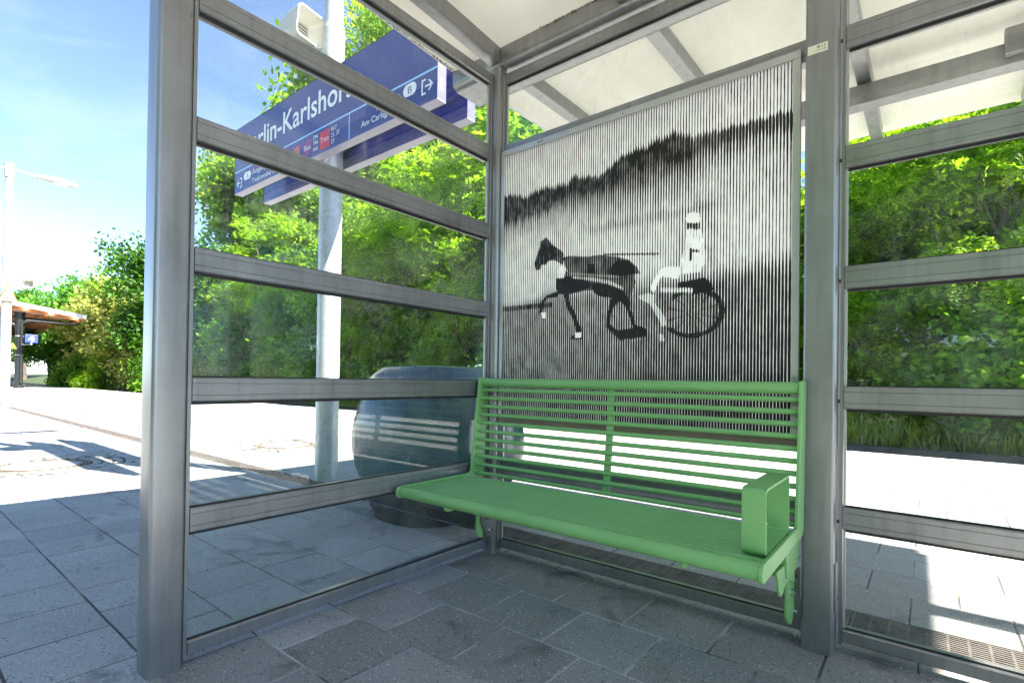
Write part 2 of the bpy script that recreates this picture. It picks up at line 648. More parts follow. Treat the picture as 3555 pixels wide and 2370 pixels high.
def text_mesh(name, body, mat, height=None, width=None, bold=0.0, place=None):
    """Lettering as a flat mesh; cap height and full width in metres; place(u, v) -> world point."""
    cu_ = bpy.data.curves.new(name, 'FONT')
    cu_.body = body
    cu_.size = 1.0
    cu_.offset = bold
    cu_.resolution_u = 3
    to = bpy.data.objects.new(name, cu_)
    COL.objects.link(to)
    dg = bpy.context.evaluated_depsgraph_get()
    me = bpy.data.meshes.new_from_object(to.evaluated_get(dg))
    bpy.data.objects.remove(to)
    bpy.data.curves.remove(cu_)
    co = np.zeros(len(me.vertices) * 3)
    me.vertices.foreach_get('co', co)
    co = co.reshape(-1, 3)
    x0, x1 = co[:, 0].min(), co[:, 0].max()
    capk = 0.73
    sy = height / capk
    sx = width / (x1 - x0) if width else sy
    out = np.array([place((p[0] - x0) * sx, p[1] * sy) for p in co])
    me.vertices.foreach_set('co', out.reshape(-1))
    me.materials.clear()
    me.materials.append(MAT[mat])
    me.update()
    return me


def link_mesh(name, me, parent):
    off = world_off(parent)
    me.transform(Matrix.Translation(-off))
    o = bpy.data.objects.new(name, me)
    o.parent = parent
    COL.objects.link(o)
    return o


# ================================================================== THE SETTING
EDGE_Y = 6.34
# wide ground beyond the platform
g = MB().add([(-400, -400, -0.95), (400, -400, -0.95), (400, 400, -0.95), (-400, 400, -0.95)], [(0, 1, 2, 3)])
tag(g.build('ground', 'soil'), 'bare earth ground spreading out around the platform', kind='structure')
tb = MB().box(-160, 60, EDGE_Y + 0.01, 10.2, -0.94, -0.85)
tag(tb.build('track_bed', 'track_ballast'), 'dark ballast track bed below the platform edge', kind='structure')
pl = MB().box(-160, 60, -6.3, EDGE_Y - 0.02, -0.95, -0.03)
tag(pl.build('platform', 'concrete'), 'raised concrete platform body', kind='structure')

DRAIN = (0.228, 0.405)
def sheet(quads):
    m = MB()
    for xa_, xb_, ya_, yb_ in quads:
        m.add([(xa_, ya_, -0.0022), (xb_, ya_, -0.0022), (xb_, yb_, -0.0022), (xa_, yb_, -0.0022)], [(0, 1, 2, 3)])
    return m


paving = sheet([(-9.0, 7.2, -6.2, -2.5), (-9.0, -0.03, -2.5, DRAIN[0]), (-0.03, 7.2, 0.0, DRAIN[0]), (-9.0, 7.2, DRAIN[1], 6.2)]).build('pavement', 'joint_grit')
sheet([(-0.03, 7.2, -2.5, 0.0)]).build('joint_fill', 'joint_sand', paving)
tag(paving, 'grey slab pavement of the platform', kind='structure')
fp = MB()
for xa_, xb_, ya_, yb_ in ((-160, -17, -6.3, 5.95), (-17, -9, -6.3, DRAIN[0]), (-17, -9, DRAIN[1], 5.95)):
    fp.add([(xa_, ya_, -0.002), (xb_, ya_, -0.002), (xb_, yb_, -0.002), (xa_, yb_, -0.002)], [(0, 1, 2, 3)])
fp.build('distant_slabs', 'far_paving', paving)['kind'] = 'stuff'

MANHOLES = [(-4.77, -0.98, 0.37), (-4.64, 1.43, 0.36), (-13.4, 1.55, 0.36)]
slab_cache = {}


def slab_mesh(w, d, mat, t=0.03, ch=0.003):
    key = (round(w, 4), round(d, 4), mat)
    if key not in slab_cache:
        a, b = w / 2, d / 2
        v = [(-a, -b, -t), (a, -b, -t), (a, b, -t), (-a, b, -t), (-a, -b, -ch), (a, -b, -ch), (a, b, -ch), (-a, b, -ch),
             (-a + ch, -b + ch, 0), (a - ch, -b + ch, 0), (a - ch, b - ch, 0), (-a + ch, b - ch, 0)]
        f = [(8, 9, 10, 11)] + [(i, (i + 1) % 4, 4 + (i + 1) % 4, 4 + i) for i in range(4)] + [(4 + i, 4 + (i + 1) % 4, 8 + (i + 1) % 4, 8 + i) for i in range(4)]
        me = bpy.data.meshes.new('paving_slab')
        me.from_pydata(v, [], f)
        me.materials.append(MAT[mat])
        slab_cache[key] = (me, v, f)
    return slab_cache[key]


def make_paving():
    rows = []  # y0, y1, module, phase, material
    y = 0.0
    k = 0
    while y > -6.0:
        rows.append((y - 0.3025, y, 0.3, 0.27 if k % 2 == 0 else 0.12, 'slab_grey'))
        y -= 0.3025
        k += 1
    rows.append((0.0, 0.095, 0.33, 0.05, 'slab_strip'))
    rows.append((0.095, DRAIN[0], 0.3, 0.12, 'slab_grey'))
    n = 15
    h = (4.98 - DRAIN[1]) / n
    for i in range(n):
        rows.append((DRAIN[1] + i * h, DRAIN[1] + (i + 1) * h, 0.3, 0.17 if i % 2 == 0 else 0.02, 'slab_grey'))
    rows.append((4.98, 5.36, 0.3, 0.1, 'slab_white'))
    rows.append((5.36, 5.67, 0.3, 0.05, 'slab_grey'))
    rows.append((5.67, 5.98, 0.3, 0.2, 'slab_grey'))
    cand = []
    for (y0, y1, mod, ph, mat) in rows:
        x = -9.0
        i0 = math.floor((-9.0 - ph) / mod)
        i1 = math.ceil((7.0 - ph) / mod)
        for i in range(i0, i1):
            xa, xb = ph + i * mod, ph + (i + 1) * mod
            if xa < -9.0:
                continue
            cx, cy_ = (xa + xb) / 2, (y0 + y1) / 2
            if any((cx - m[0]) ** 2 + (cy_ - m[1]) ** 2 < 0.66 ** 2 for m in MANHOLES):
                continue
            mt = 'slab_inner' if (mat == 'slab_grey' and cx > -0.02 and y1 < 0.05 and y0 > -2.3) else mat
            ps = [project(p) for p in ((xa, y0, 0), (xb, y0, 0), (xb, y1, 0), (xa, y1, 0))]
            area = 0
            if all(ps):
                inside = any(-60 < q[0] < FW + 60 and 0 < q[1] < FH + 60 for q in ps)
                if inside:
                    area = abs(sum(ps[j][0] * ps[(j + 1) % 4][1] - ps[(j + 1) % 4][0] * ps[j][1] for j in range(4))) / 2
            cand.append((area, cx, cy_, xb - xa, y1 - y0, mt))
    cand.sort(key=lambda c: -c[0])
    rest = MB()
    restw = MB()
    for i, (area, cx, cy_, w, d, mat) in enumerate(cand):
        J = 0.0062 if mat == 'slab_inner' else 0.0042
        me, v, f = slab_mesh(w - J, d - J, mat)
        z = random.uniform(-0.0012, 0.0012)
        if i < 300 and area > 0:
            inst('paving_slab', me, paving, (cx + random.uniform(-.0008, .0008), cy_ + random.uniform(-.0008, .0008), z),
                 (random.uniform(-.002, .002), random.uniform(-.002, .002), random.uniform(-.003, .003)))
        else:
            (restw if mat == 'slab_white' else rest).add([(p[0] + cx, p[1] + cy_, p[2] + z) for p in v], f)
    for nm, mb, mt in (('outer_slabs', rest, 'slab_grey_field'), ('white_strip_slabs', restw, 'slab_white')):
        me = bpy.data.meshes.new(nm)
        me.from_pydata(mb.v, [], mb.f)
        me.materials.append(MAT[mt])
        inst(nm, me, paving)['kind'] = 'stuff'
    # pale coping stones along the platform edge
    me, v, f = slab_mesh(0.995, 0.36, 'slab_white', 0.12, 0.008)
    for i in range(-40, 8):
        inst('coping_stone', me, paving, (i + 0.4, 6.165, 0.004))
    fs = MB().add([(-160, 4.98, 0.001), (-9.0, 4.98, 0.001), (-9.0, 5.36, 0.001), (-160, 5.36, 0.001)], [(0, 1, 2, 3)])
    fs.build('distant_white_strip', 'slab_white', paving)['kind'] = 'stuff'
    fs = MB().box(-160, -40.1, 5.985, 6.345, -0.1, 0.003)
    fs.build('distant_coping', 'slab_white', paving)['kind'] = 'stuff'


make_paving()


def make_drain():
    d = thing('drainage_channel', (0, 0.316, 0), 'long rusty slotted drain running along the platform behind the shelter', 'drain')
    ch = MB().box(-17, 5, DRAIN[0], DRAIN[1], -0.12, -0.03)
    ch.build('channel', 'dark_void', d)
    ed = MB()
    for y in (DRAIN[0] + 0.002, DRAIN[1] - 0.008):
        ed.box(-17, 5, y, y + 0.006, -0.03, 0.001)
    ed.build('channel_edge', 'rust_iron', d)
    L = 0.498
    m = MB()
    y0, y1 = DRAIN[0] + 0.009, DRAIN[1] - 0.009
    nb = 9
    for i in range(nb):
        y = y0 + (y1 - y0) * (i + 0.5) / nb
        m.box(0, L, y - 0.0047, y + 0.0047, -0.018, 0.0)
    for i in range(10):
        x = 0.003 + i * (L - 0.012) / 9
        m.box(x, x + 0.007, y0, y1, -0.018, -0.0006)
    me = m.mesh('grate', 'rust_iron', Vector((0, 0.316, 0)))
    for i in range(44):
        inst('grate', me, d, (-17 + i * 0.5, 0, 0.0005 + random.uniform(-.0006, .0006)))


make_drain()


def make_manholes():
    labs = ['round concrete manhole cover in the shadow, ringed by cobbles, left of the shelter',
            'sunlit round manhole cover with rusty rim, seen through the side glass beside the galvanised mast',
            'small far round manhole cover on the sunlit platform beyond the drain']
    for (cx, cy_, r), lab in zip(MANHOLES, labs):
        t = thing('manhole_cover', (cx, cy_, 0), lab, 'manhole cover', 'manhole covers in the platform')
        N = 40

        def ring(rad, z):
            return [(cx + rad * math.cos(2 * math.pi * i / N), cy_ + rad * math.sin(2 * math.pi * i / N), z) for i in range(N)]
        MB().rings([ring(r * .98, -0.04), ring(r * .98, 0.004), ring(r * .80, 0.004), ring(r * .79, -0.004)], True, False).build('iron_rim', 'manhole_iron', t)
        MB().rings([ring(r * .785, -0.02), ring(r * .785, 0.001), ring(r * .76, 0.003)], False, True).build('cover', 'manhole_concrete', t)
        gr = MB()
        for rr in (0.86, 0.92):
            gr.rings([ring(r * rr, 0.0045), ring(r * rr, 0.0065), ring(r * (rr + .025), 0.0065), ring(r * (rr + .025), 0.0045)], False, False)
        gr.build('rim_rib', 'dark_void', t)
        cb = MB()
        rad = r + 0.055
        while rad < 0.80:
            n = int(2 * math.pi * rad / 0.098)
            a0 = random.random() * 6
            for i in range(n):
                a = a0 + 2 * math.pi * i / n
                s, q = random.uniform(.036, .045), random.uniform(.036, .045)
                c, sn = math.cos(a), math.sin(a)
                px, py = cx + rad * c, cy_ + rad * sn
                if rad > 0.70 and random.random() < 0.25:
                    continue
                zt = random.uniform(-.003, .003)

                def L(u, v, z):
                    return (px + u * c - v * sn, py + u * sn + v * c, z)
                cb.add([L(-s, -q, -.03), L(s, -q, -.03), L(s, q, -.03), L(-s, q, -.03), L(-s * .8, -q * .8, zt), L(s * .8, -q * .8, zt), L(s * .8, q * .8, zt), L(-s * .8, q * .8, zt)],
                       [(4, 5, 6, 7), (0, 1, 5, 4), (1, 2, 6, 5), (2, 3, 7, 6), (3, 0, 4, 7)])
            rad += 0.09
        cb.build('cobbles', 'cobble', t)['kind'] = 'stuff'


make_manholes()

# far side of the track: low wall, grass bank
rw = MB().box(-160, 40, 10.2, 10.42, -0.95, -0.28)
tag(rw.build('retaining_wall', 'wall_dark'), 'low dark retaining wall beyond the track', 'wall')
bank = MB()
prof = [(10.42, -0.34), (11.2, -0.05), (13.0, 0.45), (16.0, 0.75), (40, 0.8)]
xs = [-160, -60, -30, -10, 0, 40]
vs_ = [(x, y, z) for (y, z) in prof for x in xs]
nx = len(xs)
bank.add(vs_, [(j * nx + i, j * nx + i + 1, (j + 1) * nx + i + 1, (j + 1) * nx + i) for j in range(len(prof) - 1) for i in range(nx - 1)])
simple('bank_turf', (0.035, 0.055, 0.014), 0.95, var=0.4, scale=5)
tag(bank.build('embankment', 'bank_turf'), 'earth embankment beyond the track', kind='structure')


# ================================================================== SHELTER
ZU = [0.072, 0.475, 0.874, 1.273, 1.675, 2.079]
ZL = [0.031, 0.401, 0.799, 1.198, 1.600, 2.001]
ZT0, ZT1 = 2.392, 2.446
sh = thing('waiting_shelter', (0.72, 0.0, 0), 'grey metal and glass waiting shelter with white roof', 'shelter')


def rail_poly(z0, z1, depth=0.05, c=0.004, gd=0.0016, w=0.0008):
    h = z1 - z0
    pts = [(c, z0), (0, z0 + c)]
    if h > 0.05:
        for q in (0.27, 0.76):
            zq = z0 + h * q
            pts += [(0, zq - w), (gd, zq), (0, zq + w)]
    pts += [(0, z1 - c), (c, z1), (depth, z1), (depth, z0)]
    return pts


def rail_back(x0, x1, z0, z1, name='rail'):
    return MB().prism(rail_poly(z0, z1), 'x', x0, x1).build(name, 'aluminium', sh)


def rail_side(y0, y1, z0, z1, name='rail'):
    return MB().prism([(-d, z) for d, z in rail_poly(z0, z1)], 'y', y0, y1).build(name, 'aluminium', sh)


def pane_back(x0, x1, z0, z1):
    p = MB().box(x0, x1, 0.021, 0.027, z0 - .004, z1 + .004).build('glass_pane', 'glass', sh)
    MB().box(x0, x1, 0.013, 0.0205, z1 - .009, z1 - .0005).box(x0, x1, 0.013, 0.0205, z0 + .0005, z0 + .004).build('gasket', 'rubber', p)
    return p


def pane_side(y0, y1, z0, z1):
    p = MB().box(-0.027, -0.021, y0, y1, z0 - .004, z1 + .004).build('glass_pane', 'glass', sh)
    MB().box(-0.0205, -0.013, y0, y1, z1 - .009, z1 - .0005).box(-0.0205, -0.013, y0, y1, z0 + .0005, z0 + .004).build('gasket', 'rubber', p)
    return p


def make_shelter():
    # posts (rounded box sections); the two big ones and the slim corner tube
    MB().prism(rrect(-0.091, 0.004, -1.552, -1.456, 0.012), 'z', 0.0, 2.52).build('post', 'aluminium', sh, smooth=40)
    MB().prism(rrect(-0.036, 0.040, -0.036, 0.040, 0.022, 7), 'z', 0.0, 2.475).build('post', 'aluminium', sh, smooth=40)
    for x in (1.396, 2.839, 4.282):
        MB().prism(rrect(x, x + 0.092, -0.066, 0.030, 0.010), 'z', 0.0, 2.475).build('post', 'aluminium', sh, smooth=40)
    # narrow cover plate seen low on the right post
    MB().prism([(1.4885, .30), (1.4935, .295), (1.4935, .14), (1.4885, .135)], 'y', -0.055, -0.005).build('cover_plate', 'aluminium', sh)
    # side wall
    y0, y1 = -1.442, -0.046
    for a, b in list(zip(ZL, ZU)) + [(ZT0, ZT1)]:
        rail_side(y0, y1, a, b)
    tops = ZL[1:] + [ZT0]
    for a, b in zip(ZU, tops):
        pane_side(y0 + 0.004, y1 - 0.004, a, b)
    MB().box(-0.034, -0.004, -1.4545, -1.4435, 0.02, 2.45).build('glazing_bar', 'aluminium', sh)
    MB().box(-0.034, -0.006, -0.0455, -0.0365, 0.02, 2.45).build('glazing_bar', 'aluminium', sh)
    MB().box(-0.0205, -0.0125, -0.060, -0.0475, 0.073, 2.391).build('glazing_bead', 'poster_frame', sh)
    # back wall: the bay behind the bench, then the bays to the right
    bays = [(0.052, 1.388, [0, 1, 5]), (1.505, 2.825, range(6)), (2.948, 4.268, range(6))]
    for bi, (xa, xb, keep) in enumerate(bays):
        for i in keep:
            rail_back(xa, xb, ZL[i], ZU[i])
        rail_back(xa, xb, ZT0, ZT1)
        if bi == 0:
            pane_back(xa + .003, xb - .003, ZU[0], ZL[1])
            pane_back(xa + .003, xb - .003, ZU[1], 0.70)
            pane_back(xa + .003, xb - .003, ZU[5], ZT0)
        else:
            for a, b in zip(ZU, tops):
                pane_back(xa + .003, xb - .003, a, b)
        for x, s in ((xa - .0015, -1), (xb + .0015, 1)):
            MB().box(min(x, x + s * .011), max(x, x + s * .011), 0.002, 0.034, 0.02, 2.45).build('glazing_bar', 'aluminium', sh)
        MB().box(xa + .0005, xa + .0065, 0.0125, 0.0205, 0.073, 2.391).build('glazing_bead', 'poster_frame', sh)
    # pale clip strips beside the posts, with dark clips at the rail heights
    for x in (0.0415, 1.4895):
        MB().box(x, x + 0.0045, -0.004, 0.012, 0.06, 2.44).build('clip_strip', 'clip_pale', sh)
        for z in [0.17] + [q + .02 for q in ZL[1:]]:
            MB().box(x - .0003, x + 0.0055, -0.0055, -0.0035, z, z + 0.012).build('clip', 'rubber', sh)
    MB().box(-0.004, 0.0, -0.0452, -0.0412, 0.06, 2.44).build('clip_strip', 'clip_pale', sh)

    # roof: valley gutter over the back wall, rafters, purlin, translucent sheets
    gut = [(-0.022, 2.575), (-0.022, 2.515)]
    for i in range(7):
        a = R(180 + 90 * i / 6)
        gut.append((0.018 + 0.04 * math.cos(a), 2.515 + 0.04 * math.sin(a)))
    for i in range(7):
        a = R(270 + 90 * i / 6)
        gut.append((0.20 + 0.04 * math.cos(a), 2.515 + 0.04 * math.sin(a)))
    gut += [(0.24, 2.575)]
    MB().prism(gut, 'x', -0.305, 4.40).build('gutter', 'aluminium', sh, smooth=35)
    RX = [0.0, 0.7215, 1.443, 2.1645, 2.886, 3.6075, 4.329]

    def zf(y):
        return 2.578 + 0.06 * (-y - 0.02)

    def zb(y):
        return 2.585 + 0.016 * (y - 0.24)
    w = 0.033
    for x in RX:
        for (ya, yb, zz) in ((-2.2, -0.024, zf), (0.242, 2.30, zb)):
            m = MB()
            a, b = zz(ya), zz(yb)
            m.add([(x - w, ya, a - .078), (x + w, ya, a - .078), (x + w, yb, b - .078), (x - w, yb, b - .078), (x - w, ya, a), (x + w, ya, a), (x + w, yb, b), (x - w, yb, b)],
                  [(0, 3, 2, 1), (4, 5, 6, 7), (0, 1, 5, 4), (1, 2, 6, 5), (2, 3, 7, 6), (3, 0, 4, 7)])
            m.build('rafter', 'aluminium', sh, bevel=0.004)
    MB().box(-0.25, 6.2, 1.36, 1.462, 2.40, 2.506).build('purlin', 'aluminium', sh, bevel=0.004)
    MB().box(-0.25, 4.40, -1.50, -1.41, 2.525, 2.585).build('purlin', 'aluminium', sh, bevel=0.004)
    edges = [-0.30] + RX[1:-1] + [4.39]
    for i in range(len(edges) - 1):
        xa, xb = edges[i] + .001, edges[i + 1] - .001
        for (ya, yb, zz) in ((-2.25, 0.0, zf), (0.215, 2.40, zb)):
            a, b = zz(ya) + .001, zz(yb) + .001
            t = 0.014
            m = MB().add([(xa, ya, a), (xb, ya, a), (xb, yb, b), (xa, yb, b), (xa, ya, a + t), (xb, ya, a + t), (xb, yb, b + t), (xa, yb, b + t)],
                         [(0, 3, 2, 1), (4, 5, 6, 7), (0, 1, 5, 4), (1, 2, 6, 5), (2, 3, 7, 6), (3, 0, 4, 7)])
            m.build('roof_panel', 'roof_sheet', sh)
    # grey edge trims of the roof
    for x in (-0.306, 4.391):
        for (ya, yb, zz) in ((-2.25, -0.024, zf), (0.243, 2.40, zb)):
            a, b = zz(ya), zz(yb)
            MB().add([(x, ya, a - .004), (x + .006, ya, a - .004), (x + .006, yb, b - .004), (x, yb, b - .004), (x, ya, a + .024), (x + .006, ya, a + .024), (x + .006, yb, b + .024), (x, yb, b + .024)],
                     [(0, 3, 2, 1), (4, 5, 6, 7), (0, 1, 5, 4), (1, 2, 6, 5), (2, 3, 7, 6), (3, 0, 4, 7)]).build('roof_edge', 'sign_white', sh)
    MB().box(1.985, 2.75, 1.31, 1.355, 2.43, 2.555).build('lamp_housing', 'aluminium', sh, bevel=0.006)
    # downpipe stub from the gutter inside
    MB().prism(rrect(0.90, 0.975, -0.075, -0.024, 0.01), 'z', 2.50, 2.60).build('outlet_box', 'aluminium', sh, smooth=40)


make_shelter()


def make_moss():
    rr = random.Random(3)
    simple('moss', (0.055, 0.06, 0.012), 0.95, var=0.4, scale=60)
    m = MB()
    for (xa, xb, y, z, ax) in ((0.28, 1.32, -0.0255, 2.571, 'x'), (-0.296, -0.296, 0.0, 0.0, 'y')):
        n = 320
        for i in range(n):
            if ax == 'x':
                c = Vector((rr.uniform(xa, xb), y - rr.uniform(0, .004), z + rr.uniform(-.006, .004)))
            else:
                yy = rr.uniform(-1.0, -0.03)
                c = Vector((xa + rr.uniform(-.006, .010), yy, 2.577 + 0.06 * (-yy - .02) - rr.uniform(0, .005)))
            q = rr.uniform(.0015, .0048)
            m.add([c + Vector((q, 0, -q * .4)), c + Vector((-q, q * .5, -q * .4)), c + Vector((-q * .6, -q * .7, -q * .3)), c + Vector((0, 0, q * .5))], [(0, 1, 2), (0, 3, 1), (1, 3, 2), (2, 3, 0)])
    m.build('moss', 'moss', sh)['kind'] = 'stuff'


make_moss()


# ================================================================== POSTER
def in_poly(px, pz, poly):
    c = False
    n = len(poly)
    j = n - 1
    for i in range(n):
        xi, zi = poly[i]
        xj, zj = poly[j]
        if (zi > pz) != (zj > pz) and px < (xj - xi) * (pz - zi) / (zj - zi) + xi:
            c = not c
        j = i
    return c


def lerp_line(line, x):
    for (xa, za), (xb, zb) in zip(line, line[1:]):
        if x <= xb:
            return za + (zb - za) * max(0, min(1, (x - xa) / (xb - xa)))
    return line[-1][1]


ART = dict(
    treetop=[(0.066,1.803),(0.136,1.801),(0.184,1.772),(0.295,1.796),(0.358,1.787),(0.442,1.786),(0.465,1.814),(0.511,1.796),(0.611,1.781),(0.663,1.818),(0.704,1.838),(0.734,1.848),(0.822,1.852),(0.859,1.869),(0.896,1.868),(0.932,1.877),(0.972,1.859),(1.011,1.826),(1.032,1.845),(1.069,1.835),(1.164,1.834),(1.253,1.834),(1.355,1.831)],
    treelow=[(0.069,1.634),(0.297,1.658),(0.513,1.658),(0.602,1.65),(0.696,1.64),(0.805,1.655),(0.871,1.667),(0.934,1.662),(0.987,1.668),(1.02,1.72),(1.07,1.742),(1.165,1.75),(1.254,1.757),(1.356,1.744)],
    groundtop=[(0.062,1.244),(0.173,1.241),(0.303,1.262),(0.45,1.254),(0.607,1.25),(0.752,1.246),(0.939,1.247),(1.091,1.257),(1.146,1.259),(1.258,1.271),(1.356,1.267)],
    head=[(0.289,1.545),(0.305,1.551),(0.319,1.561),(0.338,1.543),(0.355,1.521),(0.394,1.493),(0.416,1.474),(0.425,1.44),(0.414,1.417),(0.389,1.434),(0.363,1.446),(0.333,1.444),(0.321,1.43),(0.297,1.433),(0.288,1.41),(0.264,1.411),(0.255,1.441),(0.266,1.473),(0.283,1.515)],
    back=[(0.426,1.451),(0.445,1.454),(0.547,1.437),(0.605,1.437),(0.693,1.415),(0.741,1.397),(0.778,1.363),(0.796,1.332),(0.716,1.331),(0.548,1.365),(0.446,1.378),(0.428,1.408)],
    flank=[(0.427,1.386),(0.768,1.331),(0.774,1.295),(0.749,1.224),(0.674,1.238),(0.572,1.283),(0.526,1.286),(0.453,1.277),(0.394,1.282),(0.383,1.356)],
    saddle=[(0.548,1.405),(0.582,1.398),(0.583,1.361),(0.554,1.365)],
    rump=[(0.65,1.359),(0.688,1.404),(0.747,1.391),(0.768,1.364),(0.768,1.332),(0.716,1.331),(0.651,1.346)],
    chest=[(0.386,1.391),(0.395,1.411),(0.427,1.409),(0.432,1.386),(0.424,1.357),(0.393,1.357)],
    strap1=[(0.452,1.378),(0.705,1.332),(0.705,1.323),(0.452,1.366)],
    strap2=[(0.471,1.357),(0.572,1.34),(0.651,1.319),(0.716,1.284),(0.717,1.272),(0.651,1.302),(0.572,1.326),(0.471,1.348)],
    belly=[(0.383,1.356),(0.44,1.361),(0.56,1.323),(0.565,1.3),(0.526,1.288),(0.453,1.277),(0.394,1.282),(0.383,1.305)],
    hind=[(0.566,1.318),(0.646,1.301),(0.717,1.267),(0.749,1.224),(0.755,1.19),(0.733,1.195),(0.707,1.222),(0.674,1.24),(0.607,1.254),(0.584,1.269),(0.57,1.286)],
    hleg1=[(0.663,1.242),(0.704,1.228),(0.674,1.196),(0.661,1.162),(0.659,1.127),(0.7,1.097),(0.722,1.079),(0.711,1.054),(0.676,1.083),(0.641,1.117),(0.645,1.168)],
    hleg2=[(0.728,1.211),(0.762,1.169),(0.777,1.12),(0.822,1.099),(0.823,1.068),(0.772,1.061),(0.709,1.058),(0.704,1.099),(0.765,1.106),(0.75,1.151)],
    fleg1=[(0.394,1.29),(0.388,1.269),(0.336,1.271),(0.314,1.248),(0.304,1.21),(0.328,1.167),(0.31,1.167),(0.286,1.203),(0.298,1.252),(0.325,1.282),(0.378,1.296)],
    sock1=[(0.296,1.203),(0.322,1.203),(0.327,1.174),(0.307,1.173)],
    fleg2=[(0.422,1.279),(0.45,1.277),(0.457,1.234),(0.488,1.184),(0.495,1.157),(0.519,1.114),(0.526,1.07),(0.463,1.068),(0.467,1.08),(0.493,1.095),(0.475,1.158),(0.442,1.214)],
    sock2=[(0.485,1.099),(0.517,1.099),(0.518,1.076),(0.487,1.076)],
    helmet=[(0.982,1.525),(0.986,1.54),(0.997,1.546),(1.015,1.544),(1.033,1.534),(1.039,1.514),(1.033,1.501),(1.006,1.504),(0.986,1.509)],
    face=[(0.984,1.508),(1.034,1.499),(1.033,1.477),(1.016,1.475),(1.007,1.484),(0.988,1.485)],
    torso=[(0.985,1.483),(1.038,1.477),(1.052,1.431),(1.059,1.345),(1.037,1.307),(0.972,1.308),(0.962,1.358),(0.98,1.41)],
    arm=[(0.994,1.408),(1.007,1.407),(1.008,1.361),(0.994,1.353)],
    hand=[(1.007,1.401),(1.034,1.396),(1.034,1.386),(1.008,1.389)],
    legs=[(0.841,1.274),(0.859,1.305),(0.883,1.34),(0.916,1.344),(0.959,1.341),(0.965,1.321),(0.954,1.292),(0.917,1.302),(0.886,1.309),(0.871,1.285),(0.856,1.246),(0.845,1.252)],
    dashes=[(0.881,1.264),(1.011,1.249),(1.011,1.231),(0.881,1.245)],
    under=[(0.954,1.276),(1.053,1.285),(1.072,1.272),(1.094,1.234),(1.009,1.222),(1.005,1.251),(0.954,1.257)],
    shaft=[(0.787,1.238),(0.825,1.247),(0.86,1.238),(0.86,1.2),(0.882,1.175),(0.902,1.141),(0.909,1.108),(0.89,1.106),(0.871,1.143),(0.836,1.203),(0.79,1.226)],
    dash2=[(0.882,1.074),(0.899,1.073),(0.9,1.045),(0.882,1.046)],
    rein=[(0.627,1.439),(0.875,1.405),(0.875,1.399),(0.627,1.431)],
)


def sstep(a, b, x):
    t = max(0.0, min(1.0, (x - a) / (b - a)))
    return t * t * (3 - 2 * t)


def tone(x, z):
    """share of black ink at a spot of the print"""
    tt, tl = lerp_line(ART['treetop'], x), lerp_line(ART['treelow'], x)
    tt += 0.006 * math.sin(x * 571.0) + 0.005 * math.sin(x * 197.0 + 1.0) + 0.004 * math.sin(x * 83.0)
    tl += 0.020 * math.sin(x * 433.0) + 0.012 * math.sin(x * 131.0)
    gt = lerp_line(ART['groundtop'], x)
    ink = 0.34 + 0.03 * math.sin(x * 3.0)
    if z < tt + 0.03:
        top = sstep(tt + 0.016, tt - 0.006, z)
        dens = 0.97 if x < 1.0 else 0.9
        mid = tt - (tt - tl) * (0.42 if x > 0.35 else 0.75)
        band = dens if z > mid else dens - (dens - 0.56) * min(1, (mid - z) / max(.02, (mid - tl)))
        ink = ink * (1 - top) + band * top
    if z < tl:
        k = sstep(tl, tl - 0.07, z)
        base = 0.42 - 0.10 * sstep(1.62, 1.45, z) - 0.04 * sstep(.6, 1.2, x)
        if 0.55 < x < 1.1:
            base += 0.14 * math.exp(-((z - 1.555) / .022) ** 2)
        ink = (0.56 * (1 - k) + base * k)
    gk = sstep(gt + 0.04, gt - 0.015, z) if x < .3 else sstep(gt + 0.10, gt - 0.02, z)
    gl = 0.74 + 0.08 * sstep(1.2, 0.8, z) + (0.03 if x > .8 else 0)
    ink = ink * (1 - gk) + gl * gk
    if x < 0.36 and abs(z - 1.236) < .012:
        ink = 0.95
    def hit(k):
        return in_poly(x, z, ART[k])
    d = math.hypot((x - 1.010) / 0.120, (z - 1.152) / 0.096)
    if 0.84 < d < 1.03 and (x > 0.93 or z < 1.1):
        ink = max(ink, 0.99)
    elif d < 0.84 and abs(((math.atan2(z - 1.152, x - 1.010) * 6 / math.pi) % 1) - .5) < .10:
        ink = max(ink, 0.90)
    if hit('rein'):
        ink = 0.95
    if hit('flank'):
        ink = 0.93
    if hit('back'):
        ink = 0.90
    if hit('head'):
        ink = 0.97
    for k in ('saddle', 'rump', 'belly', 'hind', 'hleg1', 'hleg2', 'fleg1', 'fleg2', 'under'):
        if hit(k):
            ink = 1.05
    if 0.945 < x < 1.10 and 1.27 < z < 1.56:
        ink = max(ink, 0.42)
    if hit('torso'):
        ink = 0.07
    if hit('arm') or hit('hand') or hit('face'):
        ink = 0.86
    if hit('legs') or hit('helmet') or hit('sock1') or hit('sock2'):
        ink = 0.0
    if hit('chest'):
        ink = 0.08
    if hit('strap1'):
        ink = 0.72
    if hit('strap2'):
        ink = 0.52
    if hit('dashes'):
        ink = 0.35
    if hit('shaft') or hit('dash2'):
        ink = 0.36
    return ink


